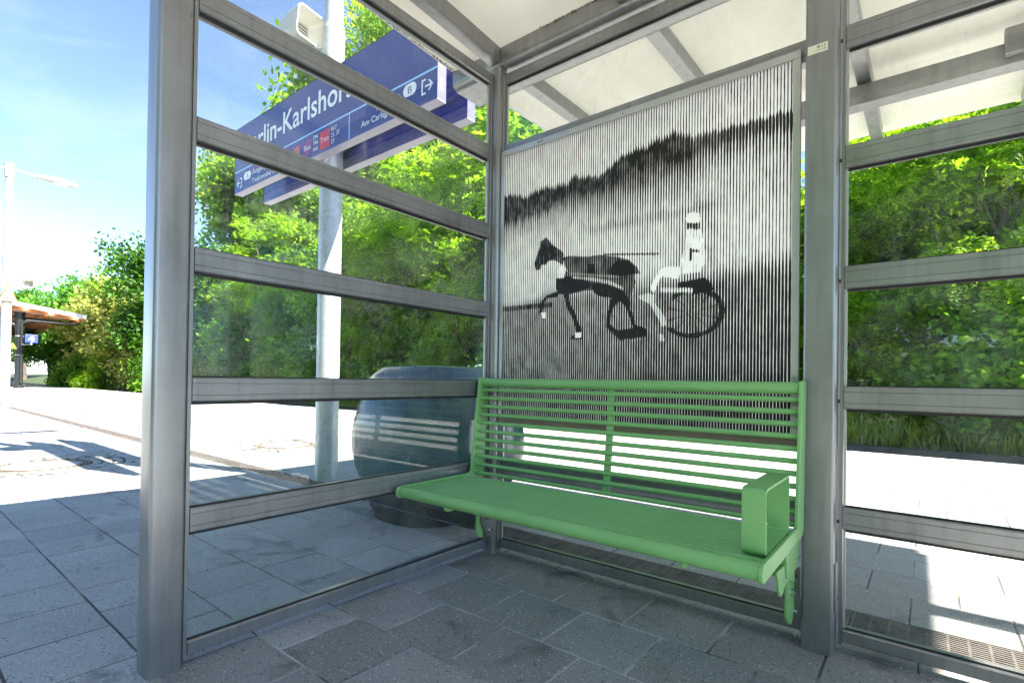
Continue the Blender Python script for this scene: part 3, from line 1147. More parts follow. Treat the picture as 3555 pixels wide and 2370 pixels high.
def make_poster():
    p = thing('poster_panel', (0.71, -0.012, 0.66), 'tall striped black and white picture panel of a trotting horse and driver', 'poster')
    X0, X1, Z0, Z1 = 0.044, 1.376, 0.664, 2.040
    PX0, PX1, PZ0, PZ1 = 0.064, 1.352, 0.700, 2.014
    MB().add([(X0 + .002, -0.0105, Z0 + .002), (X1 - .002, -0.0105, Z0 + .002), (X1 - .002, -0.0105, Z1 - .002), (X0 + .002, -0.0105, Z1 - .002)], [(0, 1, 2, 3)]).build('print_sheet', 'poster_white', p)
    fr = 'poster_frame'
    MB().box(X0, X1, -0.0165, -0.0015, PZ1, Z1).build('frame_bar', fr, p, bevel=0.0015)
    MB().box(X0, PX0, -0.0160, -0.0015, Z0 + .036, PZ1 - .0005).build('frame_bar', fr, p, bevel=0.0015)
    MB().box(PX1, X1, -0.0160, -0.0015, Z0 + .036, PZ1 - .0005).build('frame_bar', fr, p, bevel=0.0015)
    MB().box(X0, X1, -0.0165, -0.0015, Z0, PZ0).build('frame_bar', 'poster_trim', p, bevel=0.002)
    # the ink stripes: their width follows the picture
    n = 116
    sp = (PX1 - PX0) / n
    rr = random.Random(5)
    verts, faces = [], []
    zs = np.linspace(PZ1 - .002, PZ0, 440)
    y = -0.0112
    for i in range(n):
        cx = PX0 + (i + 0.5) * sp
        jit, jv = 0.0, 0.0
        prev = None
        sides = []
        for sgn in (-1, 1):
            c = np.array([tone(cx + sgn * sp * 0.25, float(z)) for z in zs])
            sides.append(np.convolve(np.pad(c, 1, 'edge'), np.array([.22, .56, .22]), 'valid'))
        for z, ia, ib in zip(zs, sides[0], sides[1]):
            jv = jv * 0.9 + rr.uniform(-1, 1) * 0.012
            jit = jit * 0.93 + rr.uniform(-1, 1) * 0.00009
            gr = 0.10 * noise.noise((cx * 26, float(z) * 15, 0)) + 0.08 * noise.noise((cx * 70, float(z) * 34, 3))
            wa, wb = [max(0.0, min(1.02, q + (jv + gr if 0.04 < q < 0.99 else 0.0))) * sp / 2 for q in (ia, ib)]
            cur = None
            if wa + wb > 0.0008:
                cur = len(verts)
                verts.append((cx + jit - wa, y, float(z)))
                verts.append((cx + jit + wb, y, float(z)))
            if cur is not None and prev is not None:
                faces.append((prev, cur, cur + 1, prev + 1))
            prev = cur
    MB().add(verts, faces)
    me = bpy.data.meshes.new('ink_stripes')
    off = world_off(p)
    me.from_pydata([tuple(Vector(v) - off) for v in verts], [], faces)
    me.materials.append(MAT['poster_black'])
    o = inst('ink_stripes', me, p)
    o['kind'] = 'stuff'
    for (x, z) in [(0.3, 2.027), (0.71, 2.027), (1.12, 2.027), (0.054, 1.75), (0.054, 1.2), (1.364, 1.80), (1.364, 1.33), (1.364, .9)]:
        MB().tube([(x, -0.0160, z), (x, -0.0178, z)], 0.0042, 10).tube([(x, -0.0177, z), (x, -0.0182, z)], 0.002, 6).build('screw', 'steel', p)
    # hand-written scrawl on the frame
    me = text_mesh('scrawl', '- BSE -', 'black_ink', 0.011, 0.068, 0.0, lambda u, v: (0.252 + u, -0.0170, 2.021 + v + u * 0.02))
    link_mesh('scrawl', me, p)


make_poster()

# asset sticker on the right post
st = thing('asset_sticker', (1.432, -0.0672, 1.994), 'small cream numbered sticker high on the right post', 'sticker')
MB().box(1.4035, 1.4605, -0.0672, -0.0663, 1.980, 2.009).build('label_sheet', 'sticker_cream', st)
link_mesh('print', text_mesh('print', '11', 'black_ink', 0.0075, 0.009, 0.02, lambda u, v: (1.444 + u, -0.0675, 1.9965 + v)), st)
link_mesh('print', text_mesh('print', '31161538', 'black_ink', 0.0058, 0.030, 0.0, lambda u, v: (1.4255 + u, -0.0675, 1.9865 + v)), st)
MB().box(1.4305, 1.4385, -0.0677, -0.0673, 1.9965, 2.0035).build('logo_box', 'black_ink', st)
link_mesh('print', text_mesh('print', 'DB', 'sticker_cream', 0.0046, 0.006, 0.01, lambda u, v: (1.4315 + u, -0.0680, 1.9977 + v)), st)


# ================================================================== BENCH
def make_bench():
    b = thing('slatted_bench', (0.715, -0.35, 0.0), 'long green metal bench with tubular slats bolted to the shelter posts', 'bench')
    G = 'bench_green'
    XL, XR = 0.022, 1.410
    T = 0.011

    def back_y(z):
        return -0.172 + (z - 0.432) * (0.052 / 0.434)
    # side plates
    poly = [(-0.146, 0.884), (-0.138, 0.890), (-0.082, 0.890), (-0.076, 0.884), (-0.102, 0.46), (-0.104, 0.405), (-0.124, 0.388), (-0.20, 0.386), (-0.640, 0.380), (-0.655, 0.388), (-0.660, 0.405),
            (-0.655, 0.424), (-0.640, 0.431), (-0.215, 0.431), (-0.200, 0.440)]
    for xa in (XL, XR - T):
        MB().prism(poly, 'x', xa, xa + T).build('side_plate', G, b, bevel=0.0025)
    i0, i1 = XL + T - .001, XR - T + .001
    # backrest: thick top tube and eleven thin ones
    MB().tube([(i0, -0.119, 0.866), (i1, -0.119, 0.866)], 0.0205, 20).build('top_tube', G, b, smooth=40)
    for k in range(11):
        z = 0.432 + (0.829 - 0.432) * k / 10
        MB().tube([(i0, back_y(z), z), (i1, back_y(z), z)], 0.0092, 12).build('back_slat', G, b, smooth=40)
    # seat: thick front tube, thin slats
    MB().tube([(i0, -0.632, 0.407), (i1, -0.632, 0.407)], 0.0235, 20).build('front_tube', G, b, smooth=40)
    for k in range(11):
        y = -0.222 - k * 0.0352
        MB().tube([(i0, y, 0.413), (i1, y, 0.413)], 0.0105, 12).build('seat_slat', G, b, smooth=40)
    # flat middle strap of the backrest and ribs below the seat
    pm = [(back_y(.42) + .008, .425), (back_y(.42) + .026, .425), (back_y(.85) + .020, .852), (back_y(.85) + .004, .852)]
    MB().prism(pm, 'x', 0.712, 0.738).build('back_strap', G, b, bevel=0.002)
    for x in (0.225, 1.175):
        rp = [(-0.16, 0.402), (-0.585, 0.402), (-0.585, 0.370), (-0.578, 0.352), (-0.562, 0.343), (-0.545, 0.343), (-0.16, 0.372)]
        MB().prism(rp, 'x', x, x + 0.009).build('seat_rib', G, b, bevel=0.0015)
        MB().tube([(x + 0.02, -0.60, 0.392), (x + 0.02, -0.60, 0.372)], 0.006, 10).build('drain_nut', 'steel', b)
    # right arm-rest: a closed flat loop standing on the seat
    t = 0.007
    lo = rrect(-0.570, -0.270, 0.4255, 0.603, 0.016, 5)
    li = rrect(-0.570 + t, -0.270 - t, 0.4255 + t, 0.603 - t, 0.010, 5)
    n = len(lo)
    vs_ = [(x, q[0], q[1]) for x in (1.338, 1.397) for ring in (lo, li) for q in ring]
    fs = []
    for i in range(n):
        j = (i + 1) % n
        fs += [(i, j, n + j, n + i), (2 * n + i, 3 * n + i, 3 * n + j, 2 * n + j), (i, 2 * n + i, 2 * n + j, j), (n + i, n + j, 3 * n + j, 3 * n + i)]
    MB().add(vs_, fs).build('armrest', G, b, smooth=35)
    # right bracket: tapered arm, hanging plate and bolts
    MB().prism([(-0.10, 0.3795), (-0.30, 0.3795), (-0.275, 0.287), (-0.115, 0.280)], 'x', 1.352, 1.396).build('bracket_arm', G, b, bevel=0.004)
    hook = [(-0.13, 0.318), (-0.385, 0.338), (-0.392, 0.328), (-0.375, 0.312), (-0.362, 0.275), (-0.342, 0.252), (-0.318, 0.250), (-0.27, 0.268), (-0.20, 0.262), (-0.13, 0.235)]
    MB().prism(hook, 'x', 1.3825, 1.3895).build('bracket_web', G, b, bevel=0.0015)
    hang = [(-0.182, 0.300), (-0.182, 0.135), (-0.160, 0.108), (-0.120, 0.092), (-0.085, 0.115), (-0.072, 0.290)]
    MB().prism(hang, 'x', 1.370, 1.380).build('hanger_plate', G, b, bevel=0.002)
    for (y, z) in ((-0.100, 0.236), (-0.126, 0.200), (-0.094, 0.128)):
        bo = MB().tube([(1.380, y, z), (1.383, y, z)], 0.0125, 16).tube([(1.383, y, z), (1.392, y, z)], 0.0080, 6).build('bolt', 'steel', b)
        MB().tube([(1.352, y, z), (1.370, y, z)], 0.0055, 8).tube([(1.358, y, z), (1.3695, y, z)], 0.0095, 6).build('nut', 'gusset_steel', bo)
    MB().box(1.3805, 1.3955, -0.084, -0.0665, 0.10, 0.27).build('mounting_plate', 'gusset_steel', b)
    # left bracket: green hanger, steel gusset, bolts
    MB().prism([(-0.16, 0.382), (-0.16, 0.135), (-0.148, 0.112), (-0.118, 0.102), (-0.104, 0.135), (-0.10, 0.382)], 'x', 0.030, 0.040).build('hanger_plate', G, b, bevel=0.002)
    MB().prism([(-0.135, 0.245), (-0.138, 0.185), (-0.100, 0.110), (-0.088, 0.100), (-0.04, 0.100), (-0.04, 0.245)], 'x', 0.0405, 0.0475).build('mounting_plate', 'gusset_steel', b, bevel=0.001)
    for (y, z) in ((-0.103, 0.196), (-0.078, 0.128)):
        bo = MB().tube([(0.0475, y, z), (0.0505, y, z)], 0.0125, 16).build('bolt', 'steel', b)
        MB().tube([(0.0505, y, z), (0.059, y, z)], 0.0085, 6).tube([(0.059, y, z), (0.070, y, z)], 0.005, 8).build('nut', 'steel', bo)
    for z in (0.21, 0.135):
        MB().tube([(0.0475, -0.050, z), (0.054, -0.050, z)], 0.006, 10).build('bolt', 'steel', b)


make_bench()


# ================================================================== MASTS, SIGNS, SPEAKERS
def make_mast(x, y, h, r, label, mat, arm_dir=1.0):
    m = thing('lamp_mast', (x, y, 0), label, 'lamp post', 'lamp masts along the platform')
    MB().tube([(x, y, 0.0), (x, y, 2.28), (x, y, 2.30), (x, y, h * 0.62)], [r, r, r, r], 28).build('pole', mat, m, smooth=50)
    MB().tube([(x, y, h * 0.62), (x, y, h * 0.63), (x, y, h)], [r, r * 0.82, r * 0.72], 24).build('pole_top', mat, m, smooth=50)
    MB().tube([(x, y, h - 0.35), (x, y, h + 0.02)], r * 0.95, 20).build('collar', mat, m, smooth=50)
    MB().tube([(x, y, 2.24), (x, y, 2.262)], r + 0.004, 28).build('clamp_band', mat, m, smooth=50)
    MB().tube([(x, y, 0.0), (x, y, 0.018)], r + 0.012, 28).build('foot_ring', mat, m, smooth=50)
    for a in (-40, 130):
        dx, dy = math.cos(R(a)), math.sin(R(a))
        MB().tube([(x + dx * r * .96, y + dy * r * .96, 0.11), (x + dx * (r + .018), y + dy * (r + .018), 0.11)], 0.018, 12).build('bolt', 'steel', m)
    for s in (1, -1):
        ya, yb = y + s * r * 0.6, y + s * 0.52
        MB().tube([(x, ya, h - 0.12), (x, yb, h - 0.16)], 0.032, 12).build('arm', mat, m, smooth=50)
        hd = thing('dummy', (0, 0, 0), None, None)
        bpy.data.objects.remove(hd)
        # lamp head: flat tapering shell, deepest a third of the way out
        rings = []
        for q in np.linspace(0, 1, 12):
            yy = yb + s * (q * 0.92)
            wd = 0.11 * (1 - (max(0, q - .35) / .65) ** 2) ** 0.5 if q < 0.995 else 0.006
            wd = max(0.006, min(wd, 0.05 + q * 0.3))
            top = 0.05 + 0.075 * math.sin(min(1, q * 1.25) * math.pi * 0.62) - 0.10 * max(0, q - .5) ** 1.3
            bot = -0.045 - 0.02 * math.sin(q * math.pi)
            zc = h - 0.16 - 0.03 * q
            rg = []
            for k in range(14):
                a = 2 * math.pi * k / 14
                zz = (top if math.sin(a) > 0 else -bot) * math.sin(a)
                if q > .93:
                    zz *= 0.4
                rg.append((x + wd * math.cos(a), yy, zc + zz))
            rings.append(rg)
        hd = MB().rings(rings).build('lamp_head', 'lamp_white', m, smooth=60)
        MB().box(x - 0.06, x + 0.06, min(yb + s * .34, yb + s * .66), max(yb + s * .34, yb + s * .66), h - 0.248, h - 0.228).build('lens', 'sign_white', hd, bevel=0.004)
    return m


make_mast(-2.262, 0.490, 6.25, 0.097, 'galvanised mast carrying the blue station signs, seen through the side glass', 'galvanised')
make_mast(-16.45, 0.235, 6.25, 0.105, 'white lamp post with curved lamp heads at the left edge', 'mast_white')


def make_station_signs():
    Y = 0.300
    XA, XB, ZA, ZB = -3.690, -0.757, 2.716, 3.362
    s = thing('station_sign', (-2.26, 0.34, ZA), 'blue station name sign with white lettering, nearer of the pair on the mast', 'sign', 'blue signs on the mast')
    MB().box(XA + .004, XB - .004, Y, Y + 0.076, ZA + .004, ZB).build('panel', 'sign_blue', s, bevel=0.002)
    MB().box(XA, XB, Y - .002, Y + 0.078, ZA - .001, ZA + .0035).build('edge_strip', 'sign_edge', s)
    MB().box(XB - .0038, XB, Y - .0018, Y + 0.0778, ZA + .0036, ZB + .001).build('edge_strip', 'sign_end', s)
    MB().box(XA, XA + .0038, Y - .0018, Y + 0.0778, ZA + .0036, ZB + .001).build('edge_strip', 'black_ink', s)
    MB().box(XA, XB, Y - .0018, Y + 0.0778, ZB + .0005, ZB + .004).build('edge_strip', 'black_ink', s)
    MB().box(XB - .001, XB + .0012, Y + .028, Y + .052, ZA + .07, ZA + .15).build('end_label', 'sign_white', s)
    f = Y - 0.0012

    def flat(name, mat, pts, yy=f):
        MB().prism(pts, 'y', yy, yy + 0.0008).build(name, mat, s)

    def rect(name, mat, x0, x1, z0, z1, yy=f):
        flat(name, mat, [(x0, z0), (x1, z0), (x1, z1), (x0, z1)], yy)

    def txt(body, x, z, h, w, bold=0.006, mat='sign_white', yy=None):
        yq = f - .0006 if yy is None else yy
        link_mesh('lettering', text_mesh('lettering', body, mat, h, w, bold, lambda u, v: (x + u, yq, z + v)), s)

    def ell(cx, cz, rx, rz, n=28):
        return [(cx + rx * math.cos(2 * math.pi * i / n), cz + rz * math.sin(2 * math.pi * i / n)) for i in range(n)]
    txt('Berlin-Karlshorst', -3.485, 3.060, 0.200, 1.905, 0.012)
    rect('dividing_line', 'sign_light_blue', XA + .006, XB - .006, 2.922, 2.936)
    rect('dividing_line', 'sign_light_blue', -1.738, -1.726, 2.728, 2.9215)
    # left way out
    def exit_icon(x0, x1, zc, h, right):
        d = 1 if right else -1
        xs_ = x0 if right else x1
        w = x1 - x0
        t = 0.012
        for pts in ([(xs_, zc - h), (xs_ + d * t, zc - h), (xs_ + d * t, zc + h), (xs_, zc + h)],
                    [(xs_ + d * t, zc + h - t), (xs_ + d * w * .36, zc + h - t), (xs_ + d * w * .36, zc + h), (xs_ + d * t, zc + h)],
                    [(xs_ + d * t, zc - h), (xs_ + d * w * .36, zc - h), (xs_ + d * w * .36, zc - h + t), (xs_ + d * t, zc - h + t)],
                    [(xs_ + d * w * .3, zc - t / 2), (xs_ + d * w * .9, zc - t / 2), (xs_ + d * w * .9, zc + t / 2), (xs_ + d * w * .3, zc + t / 2)],
                    [(xs_ + d * w, zc), (xs_ + d * w * .68, zc + .036), (xs_ + d * w * .56, zc + .036), (xs_ + d * w * .84, zc), (xs_ + d * w * .56, zc - .036), (xs_ + d * w * .68, zc - .036)]):
            flat('exit_symbol', 'sign_white', pts)
    exit_icon(-3.640, -3.530, 2.808, 0.048, False)
    exit_icon(-0.912, -0.800, 2.836, 0.052, True)

    def pill(x0, x1, z0, z1):
        r = (z1 - z0) / 2 - .0005
        flat('letter_badge', 'sign_white', rrect(x0, x1, z0, z1, min(r, (x1 - x0) / 2 - .001), 6))
    pill(-3.487, -3.340, 2.808, 2.884)
    txt('A', -3.432, 2.822, 0.048, 0.042, 0.0, 'sign_blue', f - .0012)
    pill(-1.100, -0.964, 2.826, 2.912)
    txt('B', -1.050, 2.843, 0.052, 0.042, 0.0, 'sign_blue', f - .0012)
    txt('Ausgang', -3.312, 2.832, 0.050, 0.262)
    txt('Treskowallee', -3.318, 2.748, 0.050, 0.376)
    # boxed stop symbol beside it (outline only)
    for q in ((-2.915, -2.775, 2.749, 2.753), (-2.915, -2.775, 2.831, 2.835), (-2.915, -2.911, 2.753, 2.831), (-2.779, -2.775, 2.753, 2.831)):
        rect('stop_outline', 'sign_white', *q)
    txt('H', -2.868, 2.768, 0.046, 0.042)
    # bus badges and route numbers
    rect('transit_badge', 'sign_purple', -2.575, -2.442, 2.748, 2.888)
    flat('transit_badge', 'sign_orange', ell(-2.508, 2.812, 0.050, 0.058), f - .0006)
    flat('transit_badge', 'sign_purple', ell(-2.508, 2.812, 0.038, 0.045), f - .0010)
    rect('transit_badge', 'sign_orange', -2.530, -2.486, 2.786, 2.836, f - .0014)
    flat('bus_badge', 'sign_purple', ell(-2.328, 2.820, 0.070, 0.072))
    txt('Bus', -2.374, 2.802, 0.044, 0.092)
    for body, z in (('296', 2.862), ('396', 2.812), ('N40', 2.762)):
        txt(body, -2.240, z, 0.036, 0.074)
    rect('tram_badge', 'sign_red', -2.141, -1.998, 2.747, 2.893)
    txt('Tram', -2.130, 2.802, 0.044, 0.120, 0.0, 'sign_white', f - .0012)
    for body, z, w in (('M17', 2.858, 0.075), ('21, 27', 2.808, 0.115), ('37', 2.756, 0.046)):
        txt(body, -1.976, z, 0.036, w)
    txt('Ausgang', -1.395, 2.842, 0.050, 0.262)
    txt('Am Carlsgarten', -1.580, 2.766, 0.048, 0.455)
    # clamp between the two signs
    for z in (2.86, 3.22):
        MB().box(-2.40, -2.13, 0.378, 0.392, z, z + 0.05).build('mounting_bracket', 'canopy_iron', s)
    Y2 = 0.612
    r = thing('station_sign', (-2.26, Y2, ZA), 'plain dark blue sign behind the lettered one, farther of the pair on the mast', 'sign', 'blue signs on the mast')
    XA2, XB2 = -3.705, -0.775
    MB().box(XA2 + .004, XB2 - .004, Y2, Y2 + 0.076, ZA + .004, ZB).build('panel', 'sign_blue', r, bevel=0.002)
    MB().box(XA2, XB2, Y2 - .002, Y2 + 0.078, ZA - .001, ZA + .0035).build('edge_strip', 'sign_edge', r)
    MB().box(XB2 - .0038, XB2, Y2 - .0018, Y2 + 0.0778, ZA + .0036, ZB + .001).build('edge_strip', 'sign_end', r)
    MB().box(XA2, XA2 + .0038, Y2 - .0018, Y2 + 0.0778, ZA + .0036, ZB + .001).build('edge_strip', 'black_ink', r)
    MB().box(XA2 + .01, XB2 - .01, Y2 - .004, Y2 - .0005, ZA + .165, ZA + .172).build('panel_seam', 'black_ink', r)
    for z in (2.86, 3.22):
        MB().box(-2.40, -2.13, 0.590, 0.610, z, z + 0.05).build('mounting_bracket', 'canopy_iron', r)


make_station_signs()


def make_speaker(pos, yaw, pitch, k, label, mast_xy):
    t = thing('loudspeaker', pos, label, 'loudspeaker', 'white loudspeakers on the masts')
    Mx = Matrix.Rotation(yaw, 3, 'Z') @ Matrix.Rotation(pitch, 3, 'Y')
    P0 = Vector(pos)

    def ring(xl, hy, hz, r, dz=0.0):
        return [tuple(P0 + Mx @ Vector((xl * k, q[0] * k, (q[1] + dz) * k))) for q in rrect(-hy, hy, -hz, hz, r, 5)]
    # local +x is the mouth; shell widens to the mouth, inner horn narrows to the grille
    rs = [ring(-0.30, .055, .045, .03), ring(-0.29, .085, .07, .04), ring(-0.15, .125, .10, .05), ring(-0.01, .145, .118, .045), ring(0.0, .145, .118, .045), ring(0.0, .134, .107, .04),
          ring(-0.06, .118, .092, .035), ring(-0.16, .080, .062, .03)]
    MB().rings(rs, True, False).build('shell', 'speaker_white', t, smooth=50)
    MB().rings([ring(-0.162, .081, .063, .03), ring(-0.158, .079, .061, .03)], True, True).build('grille', 'dark_grille', t)
    for i in range(6):
        z = -0.055 + i * 0.022
        vs_ = [tuple(P0 + Mx @ Vector((a * k, b * k, c * k))) for a in (-.157, -.148) for b in (-.078, .078) for c in (z - .004, z + .004)]
        MB().add(vs_, [(0, 1, 3, 2), (4, 6, 7, 5), (0, 4, 5, 1), (2, 3, 7, 6), (0, 2, 6, 4), (1, 5, 7, 3)]).build('grille_slat', 'speaker_white', t)
    a = P0 + Mx @ Vector((-0.16 * k, 0, -0.09 * k))
    MB().tube([a, (a.x, a.y, a.z - 0.05 * k), (mast_xy[0], mast_xy[1], a.z - 0.07 * k)], 0.014, 10).build('bracket', 'galvanised', t)


make_speaker((-2.30, 0.31, 3.845), R(10), R(8), 1.08, 'white horn loudspeaker on the galvanised mast above the blue sign', (-2.262, 0.41))
make_speaker((-16.30, 0.60, 3.22), R(-25), R(4), 1.0, 'white loudspeaker bracketed on the white lamp post at left', (-16.45, 0.30))


def tri_sign(name, x, yc, z0, w, h, face, border, label, pict):
    t = thing(name, (x, yc, z0), label, 'warning sign', 'triangular warning signs')
    MB().prism([(yc - w / 2, z0), (yc + w / 2, z0), (yc + .01, z0 + h), (yc - .01, z0 + h)], 'x', x - .012, x).build('sign_plate', border, t, bevel=0.003)
    k = 0.80
    zc = z0 + h * 0.07
    MB().prism([(yc - w / 2 * k, zc), (yc + w / 2 * k, zc), (yc, zc + h * k)], 'x', x + .0005, x + .003).build('sign_face', face, t)
    for q in ((-.10, .02, .16, .30), (-.13, -.03, .14, .18), (-.02, .08, .30, .34), (.06, .17, .18, .22), (.10, .14, .20, .34)):
        MB().box(x + .0032, x + .0045, yc + q[0] * w, yc + q[1] * w, z0 + q[2] * h, z0 + q[3] * h).build('pictogram', pict, t)
    MB().box(x - .05, x - .012, yc - .03, yc + .03, z0 + h * .3, z0 + h * .36).build('clamp', 'galvanised', t)


tri_sign('warning_sign', -16.318, 0.25, 2.70, 0.40, 0.42, 'mast_white', 'warning_brown', 'white triangular warning sign with brown border on the white lamp post', 'warning_brown')


# ================================================================== GRIT BIN
def make_bin():
    cx, cy_ = -0.785, 0.375
    t = thing('grit_bin', (cx, cy_, 0), 'large dark blue rounded grit bin behind the side glass', 'bin')

    def ring(z, hx, hy, e=2.6, n=44):
        out = []
        for i in range(n):
            a = 2 * math.pi * i / n
            c, s = math.cos(a), math.sin(a)
            out.append((cx + hx * math.copysign(abs(c) ** (2 / e), c), cy_ + hy * math.copysign(abs(s) ** (2 / e), s), z))
        return out
    lower = [(0.0, .33, .40), (0.03, .345, .405), (0.10, .40, .425), (0.17, .445, .435), (0.225, .465, .44)]
    MB().rings([ring(z, a, b) for z, a, b in lower]).build('base', 'bin_base', t, smooth=50)
    body = [(0.226, .475, .448), (0.30, .525, .466), (0.40, .556, .477), (0.50, .562, .48), (0.60, .546, .472), (0.70, .508, .454), (0.78, .456, .430), (0.842, .412, .405)]
    MB().rings([ring(z, a, b, 2.7) for z, a, b in body]).build('shell', 'bin_shell', t, smooth=60)
    lid = [(0.845, .422, .414), (0.868, .422, .414), (0.872, .412, .404), (0.905, .375, .37), (0.945, .332, .33), (0.956, .314, .31), (0.962, .265, .26)]
    MB().rings([ring(z, a, b, 3.4) for z, a, b in lid]).build('lid', 'bin_shell', t, smooth=28)
    MB().tube([(cx - .10, cy_ - .44, .85), (cx - .10, cy_ - .47, .845), (cx + .10, cy_ - .47, .845), (cx + .10, cy_ - .44, .85)], 0.009, 8).build('handle', 'canopy_iron', t)


make_bin()


def make_grit():
    rr = random.Random(9)
    m = MB()
    for i in range(420):
        if i < 300:
            a = rr.uniform(2.6, 5.4)
            d = abs(rr.gauss(0, .06))
            c = Vector((-0.785 + (0.36 + d) * math.cos(a), 0.375 + (0.43 + d) * math.sin(a), 0))
        else:
            c = Vector((rr.uniform(.02, 1.4), rr.gauss(0.0, .012), 0))
        q = rr.uniform(.002, .006)
        m.add([c + Vector((q, 0, 0)), c + Vector((-q, q * .8, 0)), c + Vector((-q * .5, -q, 0)), c + Vector((0, 0, q))], [(0, 1, 2), (0, 3, 1), (1, 3, 2), (2, 3, 0)])
    tag(m.build('grit', 'cobble'), 'loose grit scattered round the bin and along the wall foot', 'grit', kind='stuff')


make_grit()


# ================================================================== FAR CANOPY AND SIGNS
def make_canopy():
    X, X2 = -38.0, -62.0
    t = thing('platform_canopy', (X - 4, 0.5, 0), 'distant platform canopy with timber soffit and black iron columns', 'canopy')

    def zr(y):
        return 5.12 - abs(y - 0.5) * 0.142
    for s in (1, -1):
        ya, yb = 0.5, 0.5 + s * 6.15
        a, b = zr(ya), zr(yb)
        m = MB().add([(X, ya, a), (X2, ya, a), (X2, yb, b), (X, yb, b), (X, ya, a + .22), (X2, ya, a + .22), (X2, yb, b + .22), (X, yb, b + .22)],
                     [(0, 3, 2, 1), (4, 5, 6, 7), (0, 1, 5, 4), (1, 2, 6, 5), (2, 3, 7, 6), (3, 0, 4, 7)])
        m.build('roof_slab', 'canopy_white', t)
        m = MB()
        for i in range(9):
            xa = X - 0.35 - i * 2.6
            m = MB().add([(xa, ya, a - .22), (xa - .14, ya, a - .22), (xa - .14, yb, b - .17), (xa, yb, b - .17), (xa, ya, a - .012), (xa - .14, ya, a - .012), (xa - .14, yb, b - .012), (xa, yb, b - .012)],
                         [(0, 3, 2, 1), (4, 5, 6, 7), (0, 1, 5, 4), (1, 2, 6, 5), (2, 3, 7, 6), (3, 0, 4, 7)])
            m.build('timber_rafter', 'canopy_wood', t)
        for j in range(4):
            yq = 0.5 + s * (1.2 + j * 1.55)
            z = zr(yq) - .24
            MB().box(X2 + .2, X - .25, yq - .08, yq + .08, z - .02, z + .06).build('timber_purlin', 'canopy_wood', t)
        bz = MB().add([(X - .1, ya, a - .011), (X2, ya, a - .011), (X2, yb, b - .011), (X - .1, yb, b - .011), (X - .1, ya, a - .004), (X2, ya, a - .004), (X2, yb, b - .004), (X - .1, yb, b - .004)],
                      [(0, 3, 2, 1), (4, 5, 6, 7), (0, 1, 5, 4), (1, 2, 6, 5), (2, 3, 7, 6), (3, 0, 4, 7)])
        bz.build('soffit_boards', 'canopy_board', t)
        for xk in (X - 0.9, X - 9.5, X - 18):
            yc = 0.5 + s * 3.2
            zt = zr(yc) - .25
            col = MB().tube([(xk, yc, 0), (xk, yc, .18), (xk, yc, .2), (xk, yc, zt - 1.1), (xk, yc, zt - 1.0), (xk, yc, zt)], [.24, .24, .2, .18, .22, .26], 16).build('column', 'canopy_iron', t, smooth=40)
            for d in (1, -1):
                MB().tube([(xk, yc, zt - .9), (xk, yc + d * .7, zt - .45), (xk, yc + d * 1.7, zt - .3 - .1 * d * s)], [.06, .05, .05], 8).build('bracket', 'canopy_iron', col)
                MB().tube([(xk, yc, zt - .3), (xk, yc + d * 1.9, zt - .2 - .14 * d * s * 1.4)], .07, 8).build('cross_bar', 'canopy_iron', col)
            for z in (1.9, 3.0):
                MB().tube([(xk, yc, z), (xk, yc, z + .05)], .205, 16).build('band', 'galvanised', col)
        for j in range(4):
            yq = 0.5 + s * (2.2 + j * 1.15)
            MB().tube([(X - .2, yq, zr(yq) - .015), (X - .2, yq, zr(yq) - .10)], .10, 12).build('downlight', 'lamp_lit', t)
    xk, yc = X - 0.9, 3.7
    pts = [(xk + .25, yc + .06, 0.3), (xk + .25, yc + .06, zr(yc) - .9), (xk + .28, yc + .3, zr(yc) - .72), (xk + .4, yc + 2.5, zr(yc + 2.5) - .42), (xk + .5, yc + 2.75, zr(yc + 2.7) - .1)]
    MB().tube(pts, .075, 10).build('downpipe', 'canopy_iron', t, smooth=60)
    ps = thing('platform_number_sign', (X + .1, 4.05, 2.6), 'small blue platform sign with white number 4 by the canopy column', 'sign')
    MB().box(X + .06, X + .12, 3.80, 4.36, 2.63, 3.10).build('sign_plate', 'platform_sign_blue', ps, bevel=.005)
    link_mesh('number', text_mesh('number', '4', 'sign_white', 0.34, 0.26, 0.03, lambda u, v: (X + .125, 3.95 + u, 2.70 + v)), ps)
    MB().tube([(X + .09, 4.08, 2.63), (X + .09, 4.08, 2.53), (X - .7, 3.75, 2.53)], .035, 8).build('bracket', 'mast_white', ps)
    tri_sign('warning_sign', X - .3, 3.33, 2.25, 0.42, 0.38, 'sign_yellow', 'black_ink', 'yellow triangular warning sign hanging beside the canopy column', 'sign_brown')


make_canopy()

sg = thing('signal_post', (-43.0, 7.05, -0.9), 'small grey trackside signal on a thin post below the pale flowering tree', 'signal')
MB().tube([(-43, 7.0, -.9), (-43, 7.12, 1.75)], .05, 10).build('post', 'concrete', sg)
for z in (1.05, 1.65):
    MB().box(-43.06, -42.96, 6.72, 7.5, z, z + .08).build('crossbar', 'concrete', sg)
    for yy in (6.80, 7.22):
        MB().box(-42.95, -42.8, yy, yy + .2, z - .34, z).build('signal_lamp', 'dark_grille', sg)


# ================================================================== TREES
def quad_mesh(name, V, mats):
    """V: (n, 4, 3) quads"""
    n = len(V)
    me = bpy.data.meshes.new(name)
    me.vertices.add(n * 4)
    me.vertices.foreach_set('co', V.reshape(-1).astype(np.float32))
    me.loops.add(n * 4)
    me.loops.foreach_set('vertex_index', np.arange(n * 4, dtype=np.int32))
    me.polygons.add(n)
    me.polygons.foreach_set('loop_start', np.arange(0, n * 4, 4, dtype=np.int32))
    me.polygons.foreach_set('loop_total', np.full(n, 4, dtype=np.int32))
    me.update(calc_edges=True)
    me.materials.append(MAT[mats])
    return me


